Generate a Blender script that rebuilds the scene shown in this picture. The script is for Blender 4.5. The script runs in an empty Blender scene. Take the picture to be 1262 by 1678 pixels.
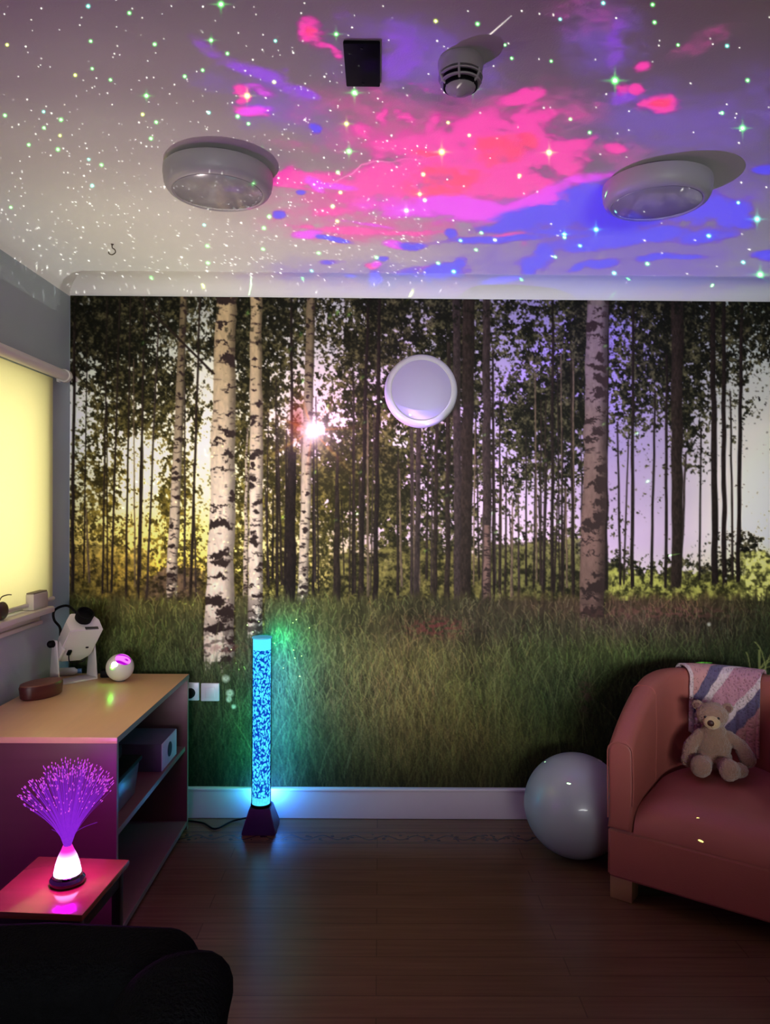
import bpy, bmesh, math, random
import numpy as np
from mathutils import Matrix, Vector, Quaternion
random.seed(7)
rng = np.random.default_rng(11)
PI = math.pi
SC = bpy.context.scene
COL = SC.collection

# ------------------------------------------------------------------ camera
F = 1220.0
CAMH = 1.448
CAM = Vector((0, 0, CAMH))
YAW, PITCH, ROLL = -math.atan(9 / F), -math.atan(11 / F), math.radians(0.40)
ROT = (Matrix.Rotation(YAW, 3, 'Z') @ Matrix.Rotation(PI / 2 + PITCH, 3, 'X') @ Matrix.Rotation(ROLL, 3, 'Z'))

def ray(px, py):
    return ROT @ Vector(((px - 631) / F, -(py - 839) / F, -1))
def at_y(px, py, Y):
    d = ray(px, py); return CAM + d * (Y / d.y)
def at_z(px, py, Z):
    d = ray(px, py); return CAM + d * ((Z - CAMH) / d.z)
def at_x(px, py, X):
    d = ray(px, py); return CAM + d * (X / d.x)

RT = np.array(ROT.transposed())
def proj_np(P):                       # world points (n,3) -> photo pixel
    q = (P - np.array(CAM)) @ RT.T
    return 631 + F * q[..., 0] / -q[..., 2], 839 - F * q[..., 1] / -q[..., 2]

DW = 3.445          # back wall
XL = -1.432         # left wall
XR = 2.25           # right wall
YB = -1.6           # wall behind the camera
HC = 2.487          # ceiling

# ------------------------------------------------------------------ materials
def lin(c):
    return tuple(((v / 255) / 12.92 if v / 255 <= .04045 else ((v / 255 + .055) / 1.055) ** 2.4) for v in c)
def nd(t, kind, **kw):
    n = t.nodes.new(kind)
    for k, v in kw.items():
        if k in n.inputs: n.inputs[k].default_value = v
        else: setattr(n, k, v)
    return n
def mat(name, rgb, rough=.5, metal=0., spec=.5, var=.12, scale=30., bump=0., bscale=None, emit=None, estr=0., sheen=0., trans=0., coat=0.):
    m = bpy.data.materials.new(name); m.use_nodes = True
    t = m.node_tree; t.nodes.clear()
    out = nd(t, 'ShaderNodeOutputMaterial')
    b = nd(t, 'ShaderNodeBsdfPrincipled')
    t.links.new(b.outputs[0], out.inputs[0])
    c = lin(rgb)
    b.inputs['Roughness'].default_value = rough
    b.inputs['Metallic'].default_value = metal
    b.inputs['Specular IOR Level'].default_value = spec
    if sheen: b.inputs['Sheen Weight'].default_value = sheen
    if trans: b.inputs['Transmission Weight'].default_value = trans
    if coat: b.inputs['Coat Weight'].default_value = coat
    tc = nd(t, 'ShaderNodeTexCoord')
    nz = nd(t, 'ShaderNodeTexNoise', Scale=scale, Detail=4.0)
    t.links.new(tc.outputs['Object'], nz.inputs['Vector'])
    mx = nd(t, 'ShaderNodeMix', data_type='RGBA')
    mx.inputs[6].default_value = (*[v * (1 - var) for v in c], 1)
    mx.inputs[7].default_value = (*[min(1, v * (1 + var)) for v in c], 1)
    t.links.new(nz.outputs[0], mx.inputs[0]); t.links.new(mx.outputs[2], b.inputs['Base Color'])
    if bump:
        n2 = nd(t, 'ShaderNodeTexNoise', Scale=bscale or scale * 3, Detail=3.0)
        t.links.new(tc.outputs['Object'], n2.inputs['Vector'])
        bp = nd(t, 'ShaderNodeBump', Strength=bump, Distance=.01)
        t.links.new(n2.outputs[0], bp.inputs['Height']); t.links.new(bp.outputs[0], b.inputs['Normal'])
    if emit:
        b.inputs['Emission Color'].default_value = (*lin(emit), 1); b.inputs['Emission Strength'].default_value = estr
    return m
def new_tree(name):
    m = bpy.data.materials.new(name); m.use_nodes = True
    t = m.node_tree; t.nodes.clear()
    return m, t, nd(t, 'ShaderNodeOutputMaterial')
def mth(t, op, a, b=None, clamp=False):
    n = t.nodes.new('ShaderNodeMath'); n.operation = op; n.use_clamp = clamp
    for i, v in enumerate((a, b)):
        if v is None: continue
        if isinstance(v, (int, float)): n.inputs[i].default_value = v
        else: t.links.new(v, n.inputs[i])
    return n.outputs[0]

# ------------------------------------------------------------------ mesh helpers
def box(bm, c, s, rot=None, bev=0., seg=2):
    r = bmesh.ops.create_cube(bm, size=1.0)
    vs = r['verts']
    bmesh.ops.scale(bm, vec=Vector(s), verts=vs)
    if bev:
        es = list(dict.fromkeys(e for v in vs for e in v.link_edges))
        q = bmesh.ops.bevel(bm, geom=es, offset=bev, segments=seg, profile=.5, affect='EDGES')
        vs = list({v for v in q['verts']} | {v for f in q['faces'] for v in f.verts} | {v for v in vs if v.is_valid})
        seen = set(vs); st = list(vs)
        while st:
            v = st.pop()
            for e in v.link_edges:
                o = e.other_vert(v)
                if o not in seen: seen.add(o); st.append(o)
        vs = list(seen)
    M = Matrix.Translation(Vector(c)) @ (rot.to_4x4() if rot is not None else Matrix.Identity(4))
    bmesh.ops.transform(bm, matrix=M, verts=vs)
    return vs
def lathe(bm, prof, seg=48, M=None, close=True):
    rings = []
    for r, z in prof:
        if r < 1e-6:
            rings.append([bm.verts.new((0, 0, z))])
        else:
            rings.append([bm.verts.new((r * math.cos(2 * PI * k / seg), r * math.sin(2 * PI * k / seg), z)) for k in range(seg)])
    for a, b in zip(rings, rings[1:]):
        for k in range(seg):
            k2 = (k + 1) % seg
            if len(a) == 1 and len(b) == 1: continue
            if len(a) == 1: bm.faces.new((a[0], b[k], b[k2]))
            elif len(b) == 1: bm.faces.new((a[k], a[k2], b[0]))
            else: bm.faces.new((a[k], a[k2], b[k2], b[k]))
    vs = [v for r in rings for v in r]
    if M is not None: bmesh.ops.transform(bm, matrix=M, verts=vs)
    return vs
def sph(bm, c, r, seg=24, rot=None):
    q = bmesh.ops.create_uvsphere(bm, u_segments=seg, v_segments=seg // 2, radius=1)
    r = (r, r, r) if isinstance(r, (int, float)) else r
    M = Matrix.Translation(Vector(c)) @ (rot.to_4x4() if rot is not None else Matrix.Identity(4)) @ Matrix.Diagonal((*r, 1))
    bmesh.ops.transform(bm, matrix=M, verts=q['verts'])
    return q['verts']
def tube(bm, pts, r, seg=8, taper=None, cap=True):
    pts = [Vector(p) for p in pts]; n = len(pts); rings = []; up = None
    for i, p in enumerate(pts):
        t = (pts[min(i + 1, n - 1)] - pts[max(i - 1, 0)]).normalized()
        if up is None:
            up = t.orthogonal().normalized()
        up = (up - t * up.dot(t)).normalized(); s = t.cross(up)
        rr = r if taper is None else r + (taper - r) * i / (n - 1)
        rings.append([bm.verts.new(p + (up * math.cos(2 * PI * k / seg) + s * math.sin(2 * PI * k / seg)) * rr) for k in range(seg)])
    for a, b in zip(rings, rings[1:]):
        for k in range(seg): bm.faces.new((a[k], a[(k + 1) % seg], b[(k + 1) % seg], b[k]))
    if cap and seg > 2:
        bm.faces.new(rings[0][::-1]); bm.faces.new(rings[-1])
def spline(ps, n=10):
    ps = [Vector(p) for p in ps]; q = [ps[0]] + ps + [ps[-1]]; out = []
    for i in range(1, len(q) - 2):
        for k in range(n):
            t = k / n; a, b, c, d = q[i - 1], q[i], q[i + 1], q[i + 2]
            out.append(.5 * ((2 * b) + (c - a) * t + (2 * a - 5 * b + 4 * c - d) * t * t + (3 * b - a - 3 * c + d) * t ** 3))
    out.append(ps[-1]); return out
def obj(name, bm, m, parent=None, smooth=True, angle=40):
    bmesh.ops.recalc_face_normals(bm, faces=bm.faces)
    me = bpy.data.meshes.new(name); bm.to_mesh(me); bm.free()
    me.materials.append(m)
    if smooth:
        me.polygons.foreach_set('use_smooth', [True] * len(me.polygons))
        me.set_sharp_from_angle(angle=math.radians(angle))
    o = bpy.data.objects.new(name, me); COL.objects.link(o)
    if parent is not None: o.parent = parent
    return o
def B(): return bmesh.new()
def thing(name, label, cat, loc=(0, 0, 0), rz=0, group=None):
    o = bpy.data.objects.new(name, None); COL.objects.link(o); o.empty_display_size = .05
    o.location = loc; o.rotation_euler = (0, 0, rz); o['label'] = label; o['category'] = cat
    if group: o['group'] = group
    return o
def tag(o, label, cat, group=None):
    o['label'] = label; o['category'] = cat
    if group: o['group'] = group
    return o
def struct(name, bm, m, smooth=False, loc=None):
    o = obj(name, bm, m, None, smooth); o['kind'] = 'structure'
    if loc is not None: o.location = loc
    return o
def rx(a): return Matrix.Rotation(a, 3, 'X')
def ry(a): return Matrix.Rotation(a, 3, 'Y')
def rz(a): return Matrix.Rotation(a, 3, 'Z')

def grid_mesh(name, P, nr, nc, colors, m, parent=None):
    """regular grid mesh (nr x nc points) with one colour per vertex"""
    me = bpy.data.meshes.new(name)
    me.vertices.add(nr * nc); me.vertices.foreach_set('co', P.astype(np.float32).ravel())
    i = np.arange((nr - 1) * (nc - 1)); r = i // (nc - 1); c = i % (nc - 1); a = r * nc + c
    q = np.stack([a, a + 1, a + nc + 1, a + nc], 1).astype(np.int32)
    nf = len(q)
    me.loops.add(nf * 4); me.loops.foreach_set('vertex_index', q.ravel())
    me.polygons.add(nf); me.polygons.foreach_set('loop_start', np.arange(0, nf * 4, 4, dtype=np.int32))
    me.update(calc_edges=True)
    at = me.color_attributes.new('print', 'FLOAT_COLOR', 'POINT')
    rgba = np.ones((nr * nc, 4), np.float32); rgba[:, :3] = colors.reshape(-1, 3)
    at.data.foreach_set('color', rgba.ravel())
    me.materials.append(m)
    o = bpy.data.objects.new(name, me); COL.objects.link(o)
    if parent is not None: o.parent = parent
    return o

# ------------------------------------------------------------------ numpy painting helpers
def to_lin(a):
    a = np.clip(a, 0, None) / 255.0
    return np.where(a <= .04045, a / 12.92, ((a + .055) / 1.055) ** 2.4)
def vnoise(h, w, sy, sx):
    gh, gw = int(h / sy) + 3, int(w / sx) + 3
    g = rng.random((gh, gw)).astype(np.float32)
    y = np.arange(h) / sy; x = np.arange(w) / sx
    yi = y.astype(int); xi = x.astype(int); fy = (y - yi)[:, None]; fx = (x - xi)[None, :]
    fy = fy * fy * (3 - 2 * fy); fx = fx * fx * (3 - 2 * fx)
    a = g[yi][:, xi]; b = g[yi][:, xi + 1]; c = g[yi + 1][:, xi]; d = g[yi + 1][:, xi + 1]
    return (a * (1 - fx) + b * fx) * (1 - fy) + (c * (1 - fx) + d * fx) * fy
def fbm(h, w, sy, sx, octv=4, gain=.55):
    o = np.zeros((h, w), np.float32); a = 1.; s = 0
    for k in range(octv):
        if sy < 1.2: break
        o += a * vnoise(h, w, max(sy, 1.01), max(sx, 1.01)); s += a; a *= gain; sy /= 2; sx /= 2
    return o / s
def sstep(a, b, x):
    t = np.clip((x - a) / (b - a), 0, 1); return t * t * (3 - 2 * t)
def gridmap(h, w, ys, xs, vals):
    """smooth interpolation of a coarse table onto an h x w canvas"""
    vals = np.array(vals, float)
    if vals.ndim == 2: vals = vals[..., None]
    y = np.arange(h); x = np.arange(w)
    out = np.zeros((h, w, vals.shape[2]), np.float32)
    for k in range(vals.shape[2]):
        rows = np.stack([np.interp(x, xs, vals[i, :, k]) for i in range(len(ys))])
        yi = np.clip(np.searchsorted(ys, y, side='right') - 1, 0, len(ys) - 2)
        f = np.clip((y - np.array(ys)[yi]) / (np.array(ys)[yi + 1] - np.array(ys)[yi]), 0, 1)[:, None]
        f = f * f * (3 - 2 * f)
        out[..., k] = rows[yi] * (1 - f) + rows[yi + 1] * f
    return out[..., 0] if out.shape[2] == 1 else out
def sample(img, x, y):
    h, w = img.shape[:2]
    x = np.clip(x, 0, w - 1.001); y = np.clip(y, 0, h - 1.001)
    xi = x.astype(int); yi = y.astype(int); fx = (x - xi)[..., None]; fy = (y - yi)[..., None]
    return (img[yi, xi] * (1 - fx) + img[yi, xi + 1] * fx) * (1 - fy) + (img[yi + 1, xi] * (1 - fx) + img[yi + 1, xi + 1] * fx) * fy
WIN_STR = 2.6; FIB = .8; FIB_W = 14.; TUBE = 1.5; TL_G = .75; TL_B = 3.3; MURAL_FILL_W = 16.5; SPREAD = 36; AMB_W = 1.8; VIO_W = .3
# ------------------------------------------------------------------ the forest print on the far wall
def paint_mural():
    X0, Y0, W, H = 100, 470, 1350, 850          # canvas origin and size, in print units
    yy, xx = np.mgrid[0:H, 0:W].astype(np.float32)
    X = xx + X0; Y = yy + Y0
    xs = [v - X0 for v in (118, 200, 300, 400, 520, 640, 760, 880, 1000, 1100, 1180, 1262, 1450)]
    ys = [v - Y0 for v in (480, 560, 640, 720, 800, 880, 940, 985)]
    sky = gridmap(H, W, ys, xs, [
        [(135,140,130),(140,145,140),(140,145,140),(150,150,145),(165,165,165),(150,145,155),(140,130,150),(125,115,160),(120,115,165),(130,135,150),(140,145,140),(140,145,135),(140,145,135)],
        [(160,165,150),(175,180,165),(180,185,175),(190,190,180),(180,175,175),(165,155,165),(150,140,165),(135,120,175),(125,110,165),(130,125,155),(150,155,150),(160,165,155),(165,165,155)],
        [(200,205,190),(215,220,200),(220,215,195),(215,210,190),(205,185,190),(180,165,175),(170,150,180),(145,125,185),(130,115,165),(135,125,155),(165,165,155),(180,180,165),(180,180,165)],
        [(215,225,205),(240,240,215),(250,240,205),(230,220,190),(245,215,235),(195,175,190),(180,160,190),(155,140,180),(135,120,155),(145,130,155),(190,185,175),(205,200,180),(205,200,180)],
        [(210,215,175),(250,245,200),(255,245,190),(240,230,180),(230,195,215),(200,170,195),(190,165,195),(175,155,180),(150,130,160),(155,140,160),(200,190,180),(220,215,190),(220,215,190)],
        [(200,180,95),(248,225,120),(250,235,120),(240,225,140),(210,190,150),(195,165,185),(200,175,195),(190,165,185),(165,145,170),(175,155,175),(210,200,190),(228,224,195),(228,224,195)],
        [(150,125,50),(225,185,70),(235,195,80),(225,205,110),(190,165,90),(165,145,90),(170,150,100),(175,155,130),(190,170,185),(190,175,180),(205,200,165),(215,215,150),(215,215,150)],
        [(90,80,35),(130,115,50),(140,125,55),(150,140,70),(110,100,50),(110,100,50),(120,110,50),(130,120,50),(130,125,60),(130,125,55),(130,125,50),(130,130,50),(130,130,50)]])
    img = sky.copy()
    # leaf masses
    dens = """9987869876598797565968988787 8
998764887559769755495788878 8
888637887459768746594788767 7
578773786358668747794688654 5
367773686358658758885768442 3
256573575268658658884537321 2
254372686588658657873216210 2
363372687798868546751114100 1
463463686898877433454000100 0
552553576776765332333000001 2
653554565555665545440001250 3
654665677666777666666444567 7
777777777777777777777777777 7"""
    D = [[int(ch) for ch in r.replace(' ', '')] for r in dens.split('\n')]
    n = min(len(r) for r in D); D = [r[:n] for r in D]
    xg = [118 + 44 * k - X0 for k in range(n)]; yg = [490 + 40 * k - Y0 for k in range(12)] + [968 - Y0]
    dm = gridmap(H, W, yg, xg, D) / 9.0; dm = dm + .07 * (dm > .15)
    clump = fbm(H, W, 70, 46, 4) * .55 + fbm(H, W, 16, 13, 3) * .45
    fine = fbm(H, W, 3.5, 3.5, 2, .9) * .55 + fbm(H, W, 7, 6.5, 2) * .45
    f = dm + (clump - .5) * 1.05 + (fine - .5) * 1.95
    leaf = sstep(.43, .62, f)
    tone = fbm(H, W, 12, 10, 3)
    fine2 = fbm(H, W, 4, 4, 2, .8)
    # leaf colour: nearly black in the thick parts, olive where thin, golden low at the left
    warm = np.exp(-((X - 230) / 190) ** 2 - ((Y - 880) / 170) ** 2) + .5 * np.exp(-((X - 510) / 180) ** 2 - ((Y - 820) / 200) ** 2)
    dark = np.array([15, 15, 10.]); mid = np.array([82, 78, 52.]); gold = np.array([165, 140, 45.])
    k = np.clip(sstep(.42, .85, tone * .45 + fine2 * .55 + (1 - dm) * .16), 0, 1)[..., None]
    lc = dark * (1 - k) + mid * k
    lc = lc + (gold - lc) * (np.clip(warm, 0, 1)[..., None] * (.25 + .55 * k))
    img = img * (1 - leaf[..., None]) + lc * leaf[..., None]
    hi = sstep(.70, .80, fbm(H, W, 3.5, 3.5, 2, .9)) * leaf * sstep(.1, .9, 1 - dm * .6)
    img += hi[..., None] * np.array([62, 58, 36.]) * .8
    # sunlit bushes and undergrowth on the horizon
    def bushes(xa, xb, ytop, amp, col, a=.9):
        nonlocal img
        top = ytop + (fbm(1, W, 50, 50, 3)[0] - .5) * amp * 2
        top2 = top[None, :] + (fbm(H, W, 7, 9, 2) - .5) * 22
        m = sstep(-2, 3, Y - top2) * sstep(xa - 18, xa + 18, X) * sstep(xb + 18, xb - 18, X) * (Y < 985)
        t = fbm(H, W, 9, 9, 3, .8)[..., None]
        c = np.array(col) * (.35 + 1.25 * sstep(.3, .72, t))
        img = img * (1 - m[..., None] * a) + c * m[..., None] * a
    bushes(540, 860, 905, 30, (72, 66, 34), .8)
    bushes(790, 960, 890, 14, (64, 62, 34))
    bushes(120, 240, 900, 26, (104, 88, 40), .55)
    bushes(240, 330, 935, 12, (70, 55, 45), .8)
    bushes(990, 1230, 938, 8, (105, 105, 50))
    bushes(1215, 1450, 905, 12, (165, 165, 85))
    # trunks --------------------------------------------------------------
    def trunk(xt, xb, yb, wt, wb, kind, yt=480, bend=0.):
        nonlocal img
        t = (Y - yt) / (yb - yt)
        cx = xt + (xb - xt) * t + bend * np.sin(np.clip(t, 0, 1) * 5.0) + (vnoise(H, 1, 40, 9)[:, :1] - .5) * min(2.5, wb * .25)
        hw = (wt + (wb - wt) * t) / 2 * (1 + .12 * (vnoise(H, 1, 22, 9)[:, :1] - .5))
        u = (X - cx) / np.maximum(hw, .8)
        edge = 1.0 / np.maximum(hw, 1.0)
        m = np.clip((1 + edge * .5 - np.abs(u)) / edge, 0, 1) * (Y > yt) * sstep(yb + 3, yb - 5, Y + 8 * (vnoise(H, W, 3, 3) - .5))
        if kind == 'birch' or kind == 'greybirch' or kind == 'smallbirch':
            ty = sstep(520, 900, Y)[..., None]
            if kind == 'birch': c = np.array([158, 138, 104.]) * (1 - ty) + np.array([205, 186, 168.]) * ty
            elif kind == 'smallbirch': c = np.array([98, 86, 64.]) * (1 - ty) + np.array([185, 166, 145.]) * ty
            else: c = np.array([104, 90, 86.]) * (1 - ty) + np.array([98, 76, 68.]) * ty
            sh = 1 - .50 * sstep(.10, 1.0, u) - .12 * sstep(-.6, -1.1, u)
            c = c * sh[..., None] * (.88 + .24 * fbm(H, W, 8, 3, 3)[..., None])
            # dark scars: arcs across the bark, thicker and more frequent low down
            nm = 0.0
            y = yt + 8
            while y < yb:
                fr = (y - yt) / (yb - yt)
                th = (.20 + .20 * rng.random()) * wb * (1.2 if rng.random() < .5 else .4)
                u0 = rng.uniform(-.8, 1); ww = rng.uniform(.4, 1.5)
                yc = y + (.35 * u - rng.uniform(-.3, .3)) ** 2 * wb * .25
                wob = (fine - .5) * wb * .34 + (tone - .5) * wb * .5
                q = 1 - ((u - u0) / ww) ** 2
                s = sstep(.0, .25, q - np.abs((Y - yc + wob) / max(th * .5, 1.0)))
                nm = np.maximum(nm, s)
                y += wb * (rng.uniform(.14, .5) if kind == 'greybirch' else rng.uniform(.22, .85) * (1.25 - .75 * sstep(.55, 1., fr)))
            nm = np.maximum(nm, .6 * sstep(.70, .78, fbm(H, W, 4, 9, 2)))
            lowdark = sstep(.80, .98, (Y - yt) / (yb - yt)) * sstep(.5, .6, fbm(H, W, 7, 10, 3)) * .8
            nm = np.clip(np.maximum(nm, lowdark if kind != 'greybirch' else lowdark * .5), 0, 1)[..., None]
            c = c * (1 - nm) + np.array([42, 32, 30.]) * nm
        else:
            base = {'dark': (26, 20, 18), 'brown': (33, 26, 22), 'grey': (42, 34, 32), 'pale': (78, 65, 52)}[kind]
            c = np.array(base, float) * (.65 + .7 * fbm(H, W, 5, 2.2, 2)[..., None])
            c = c * (1.15 - .3 * sstep(-.5, 1, u)[..., None])
        img = img * (1 - m[..., None]) + c * m[..., None]
    for _ in range(64):                                   # distant slender trunks
        x = rng.uniform(430, 960) if rng.random() < .72 else rng.uniform(125, 335)
        trunk(x + rng.uniform(-6, 6), x, rng.uniform(945, 985), rng.uniform(1.2, 2.5), rng.uniform(2, 5),
              ['dark', 'brown', 'grey', 'pale'][rng.integers(4)], yt=rng.uniform(560, 840))
    for a in [(123, 118, 975, 4, 6, 'brown'), (197, 182, 975, 2.5, 4, 'brown'), (214, 206, 980, 2, 4, 'brown'), (176, 168, 975, 2, 3.5, 'brown'),
              (238, 226, 985, 2.5, 5, 'brown'), (262, 240, 985, 2, 4, 'grey'), (328, 312, 985, 3, 5, 'brown'), (604, 590, 985, 4, 8, 'dark'),
              (622, 615, 988, 5, 9, 'dark'), (590, 592, 985, 2, 9, 'brown', 760), (553, 552, 990, 4, 13, 'brown', 740),
              (478, 478, 988, 4, 5, 'dark'), (478, 476, 988, 14, 17, 'dark', 740), (652, 652, 980, 2, 5, 'brown', 740), (676, 674, 985, 3, 5, 'grey', 690),
              (686, 683, 985, 8, 9, 'grey', 690), (716, 713, 985, 5, 8, 'brown', 640), (735, 733, 985, 6, 9, 'brown', 560),
              (748, 751, 988, 12, 14, 'grey'), (769, 763, 985, 20, 17, 'brown'), (830, 828, 970, 2, 4, 'brown', 740),
              (906, 905, 975, 4, 6, 'dark'), (922, 921, 970, 2, 4, 'dark', 700), (897, 891, 970, 2, 3.5, 'dark', 740), (877, 875, 965, 2, 3, 'dark', 760),
              (1012, 1017, 962, 2.5, 4, 'dark', 690), (1030, 1022, 962, 2, 3, 'brown', 720), (1038, 1036, 965, 4, 6, 'dark'), (1074, 1067, 962, 3, 4.5, 'dark', 640),
              (1093, 1091, 965, 4, 5, 'dark', 580), (1124, 1115, 955, 3, 5, 'grey', 740), (1111, 1108, 966, 20, 17, 'brown'), (1149, 1146, 950, 2.5, 3.5, 'dark', 700),
              (1168, 1172, 958, 8, 11, 'dark'), (1186, 1187, 960, 6, 8, 'dark'), (1197, 1201, 950, 2.5, 4, 'brown', 640), (1216, 1209, 955, 5, 7, 'dark'),
              (1290, 1296, 955, 8, 11, 'dark'), (1338, 1332, 965, 12, 14, 'brown'), (1392, 1390, 955, 5, 6, 'dark')]:
        trunk(*a[:6], yt=a[6] if len(a) > 6 else 480)
    trunk(302, 280, 992, 11, 19, 'smallbirch'); trunk(511, 495, 1000, 14, 17, 'smallbirch')
    trunk(798, 797, 992, 12, 15, 'grey'); trunk(798, 798, 992, 10, 14, 'greybirch', 860)
    trunk(420, 418, 1052, 19, 25, 'birch'); trunk(405, 402, 990, 3, 9, 'smallbirch', 700)
    trunk(994, 992, 970, 8, 8, 'dark'); trunk(980, 970, 1032, 35, 41, 'greybirch')
    trunk(371, 358, 1104, 33, 50, 'birch')
    # dark leaves hanging in front of the trunk tops
    front = sstep(.60, .70, fbm(H, W, 14, 12, 4, .7)) * sstep(620, 490, Y) * (dm > .45)
    img = img * (1 - front[..., None] * .9) + np.array([16, 17, 11.]) * front[..., None] * .9
    # leaning dead branch
    t = np.linspace(0, 1, 600); bx = 224 + (350 - 224) * t; by = 486 + (612 - 486) * t
    for o in range(-1, 3):
        for w in range(2):
            img[(by - Y0 + w).astype(int), (bx - X0 + o * (t > .2 * max(o, 0))).astype(int)] = (34, 26, 22)
    # low sun between the trunks
    sx, sy = 512, 706
    r = np.hypot(X - sx, Y - sy); an = np.arctan2(Y - sy, X - sx)
    core = np.exp(-(r / 15) ** 2); glow = np.exp(-r / 26) * .75
    rays = np.exp(-r / 24) * np.clip(np.cos(an * 7 + .6), 0, 1) ** 14 * 1.1
    for a_, col in ((glow, (240, 195, 235)), (rays, (255, 150, 80)), (core, (255, 235, 235))):
        a_ = np.clip(a_, 0, 1)[..., None]; img = img * (1 - a_) + np.array(col, float) * a_
    red = np.exp(-((X - 487) / 12) ** 2 - ((Y - 690) / 30) ** 2)[..., None] * .6
    img = img * (1 - red) + np.array([110, 25, 10.]) * red
    # meadow --------------------------------------------------------------
    xs = [v - X0 for v in (118, 220, 320, 430, 540, 660, 780, 900, 1020, 1140, 1262, 1450)]
    ys = [v - Y0 for v in (960, 990, 1030, 1080, 1130, 1180, 1230, 1270, 1300)]
    mead = gridmap(H, W, ys, xs, [
        [(95,90,45),(125,112,60),(120,112,62),(95,92,55),(88,84,46),(80,76,42),(84,82,42),(100,96,44),(96,92,44),(98,92,44),(84,84,42),(84,84,42)],
        [(72,80,40),(96,100,52),(92,96,52),(78,82,52),(78,80,44),(66,66,40),(62,60,42),(72,62,46),(82,68,52),(84,74,50),(60,66,40),(60,66,40)],
        [(58,70,38),(78,88,46),(76,84,50),(74,80,56),(78,80,46),(66,62,40),(60,58,42),(58,60,40),(72,66,52),(66,62,48),(50,58,36),(50,58,36)],
        [(52,62,36),(66,78,44),(66,76,46),(66,76,52),(86,88,52),(88,84,50),(72,74,44),(56,68,38),(58,72,38),(50,60,36),(40,52,32),(40,52,32)],
        [(40,48,30),(46,56,36),(50,60,40),(56,66,46),(90,88,52),(98,92,56),(72,78,44),(46,58,34),(42,56,30),(38,48,30),(34,44,30),(34,44,30)],
        [(34,42,26),(38,48,30),(42,52,34),(50,62,42),(84,82,48),(98,92,54),(70,74,40),(42,54,30),(34,46,26),(30,38,24),(30,38,24),(30,38,24)],
        [(32,40,24),(34,44,28),(38,48,32),(50,60,40),(66,70,40),(82,80,46),(70,68,38),(48,58,30),(32,42,22),(28,34,22),(28,34,22),(28,34,22)],
        [(30,36,22),(32,40,26),(36,44,28),(44,52,34),(52,58,32),(62,64,36),(56,58,32),(40,48,26),(30,38,20),(26,32,20),(26,32,20),(26,32,20)],
        [(28,32,20),(30,38,24),(34,40,26),(40,48,30),(46,52,30),(52,54,30),(46,48,28),(34,40,22),(26,32,18),(24,28,18),(24,28,18),(24,28,18)]]) * np.array([.90, .84, .86], np.float32)
    gm = sstep(966, 990, Y + (fbm(H, W, 30, 4, 3) - .5) * 34)
    st = .52 + .86 * (fbm(H, W, 34, 3.2, 3, .7) * .6 + fbm(H, W, 60, 40, 3) * .4)
    gcol = mead * (st ** 1.5)[..., None] * (.9 + .35 * (fbm(H, W, 3, 2.2, 2)[..., None] - .5))
    keep = img.copy()
    img = img * (1 - gm[..., None]) + gcol * gm[..., None]
    # the near birches stand in the grass
    for (xa, xb_, yb) in ((330, 388, 1096), (404, 436, 1044), (948, 994, 1022)):
        m = ((X > xa) & (X < xb_)) * sstep(yb + 14, yb - 26, Y + (fbm(H, W, 18, 3, 2) - .5) * 46) * (Y > 950)
        m = m * sstep(xa, xa + 4, X) * sstep(xb_, xb_ - 4, X)
        img = img * (1 - m[..., None]) + keep * m[..., None]
    # single blades
    NB = 15000
    by = 985 + (1305 - 985) * rng.random(NB) ** .8; bx = rng.uniform(110, 1440, NB)
    L = (10 + 48 * (by - 970) / 330) * rng.uniform(.5, 1.3, NB); lean = rng.normal(0, .25, NB) * L; curl = rng.normal(0, .3, NB) * L
    bxi = np.clip(bx - X0, 0, W - 1).astype(int); byi = np.clip(by - Y0, 0, H - 1).astype(int)
    bc = mead[byi, bxi] * rng.uniform(.55, 1.75, NB)[:, None] * (1 + rng.normal(0, .05, (NB, 3))) + np.array([6, 8, 2.]) * rng.random((NB, 1))
    for t in np.linspace(0, 1, 46):
        x = bx + lean * t + curl * t ** 3 - X0; y = by - L * t - Y0
        ok = (x > 0) & (x < W - 1) & (y > 0) & (y < H - 1)
        ok &= ~((np.abs(x + X0 - 358) < 28) & (y + Y0 < 1085)) & ~((np.abs(x + X0 - 419) < 15) & (y + Y0 < 1040)) & ~((np.abs(x + X0 - 971) < 22) & (y + Y0 < 1012))
        xi = x[ok].astype(int); yi = y[ok].astype(int)
        img[yi, xi] = img[yi, xi] * .42 + bc[ok] * .58
    # long pale stalks and seed heads
    for _ in range(110):
        x0, y0 = rng.uniform(330, 1420), rng.uniform(1080, 1290); l = rng.uniform(40, 130); ln = rng.normal(0, .35) * l
        t = np.linspace(0, 1, 160); x = (x0 + ln * t ** 1.6 - X0).astype(int); y = (y0 - l * t - Y0).astype(int)
        ok = (x > 0) & (x < W - 1) & (y > 520)
        img[y[ok], x[ok]] = img[y[ok], x[ok]] * .55 + np.array([118, 122, 78.]) * .45 * rng.uniform(.6, 1.05)
    for _ in range(26):                                   # bright tuft at the far right
        x0, y0 = rng.uniform(1225, 1300), rng.uniform(1110, 1150); l = rng.uniform(40, 90); ln = rng.uniform(-.3, .9) * l
        t = np.linspace(0, 1, 160); x = (x0 + ln * t ** 1.8 - X0).astype(int); y = (y0 - l * (t - .25 * t ** 3) - Y0).astype(int)
        ok = (x > 0) & (x < W - 2)
        for o in (0, 1): img[y[ok], x[ok] + o] = img[y[ok], x[ok] + o] * .35 + np.array([150, 158, 90.]) * .65
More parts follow.
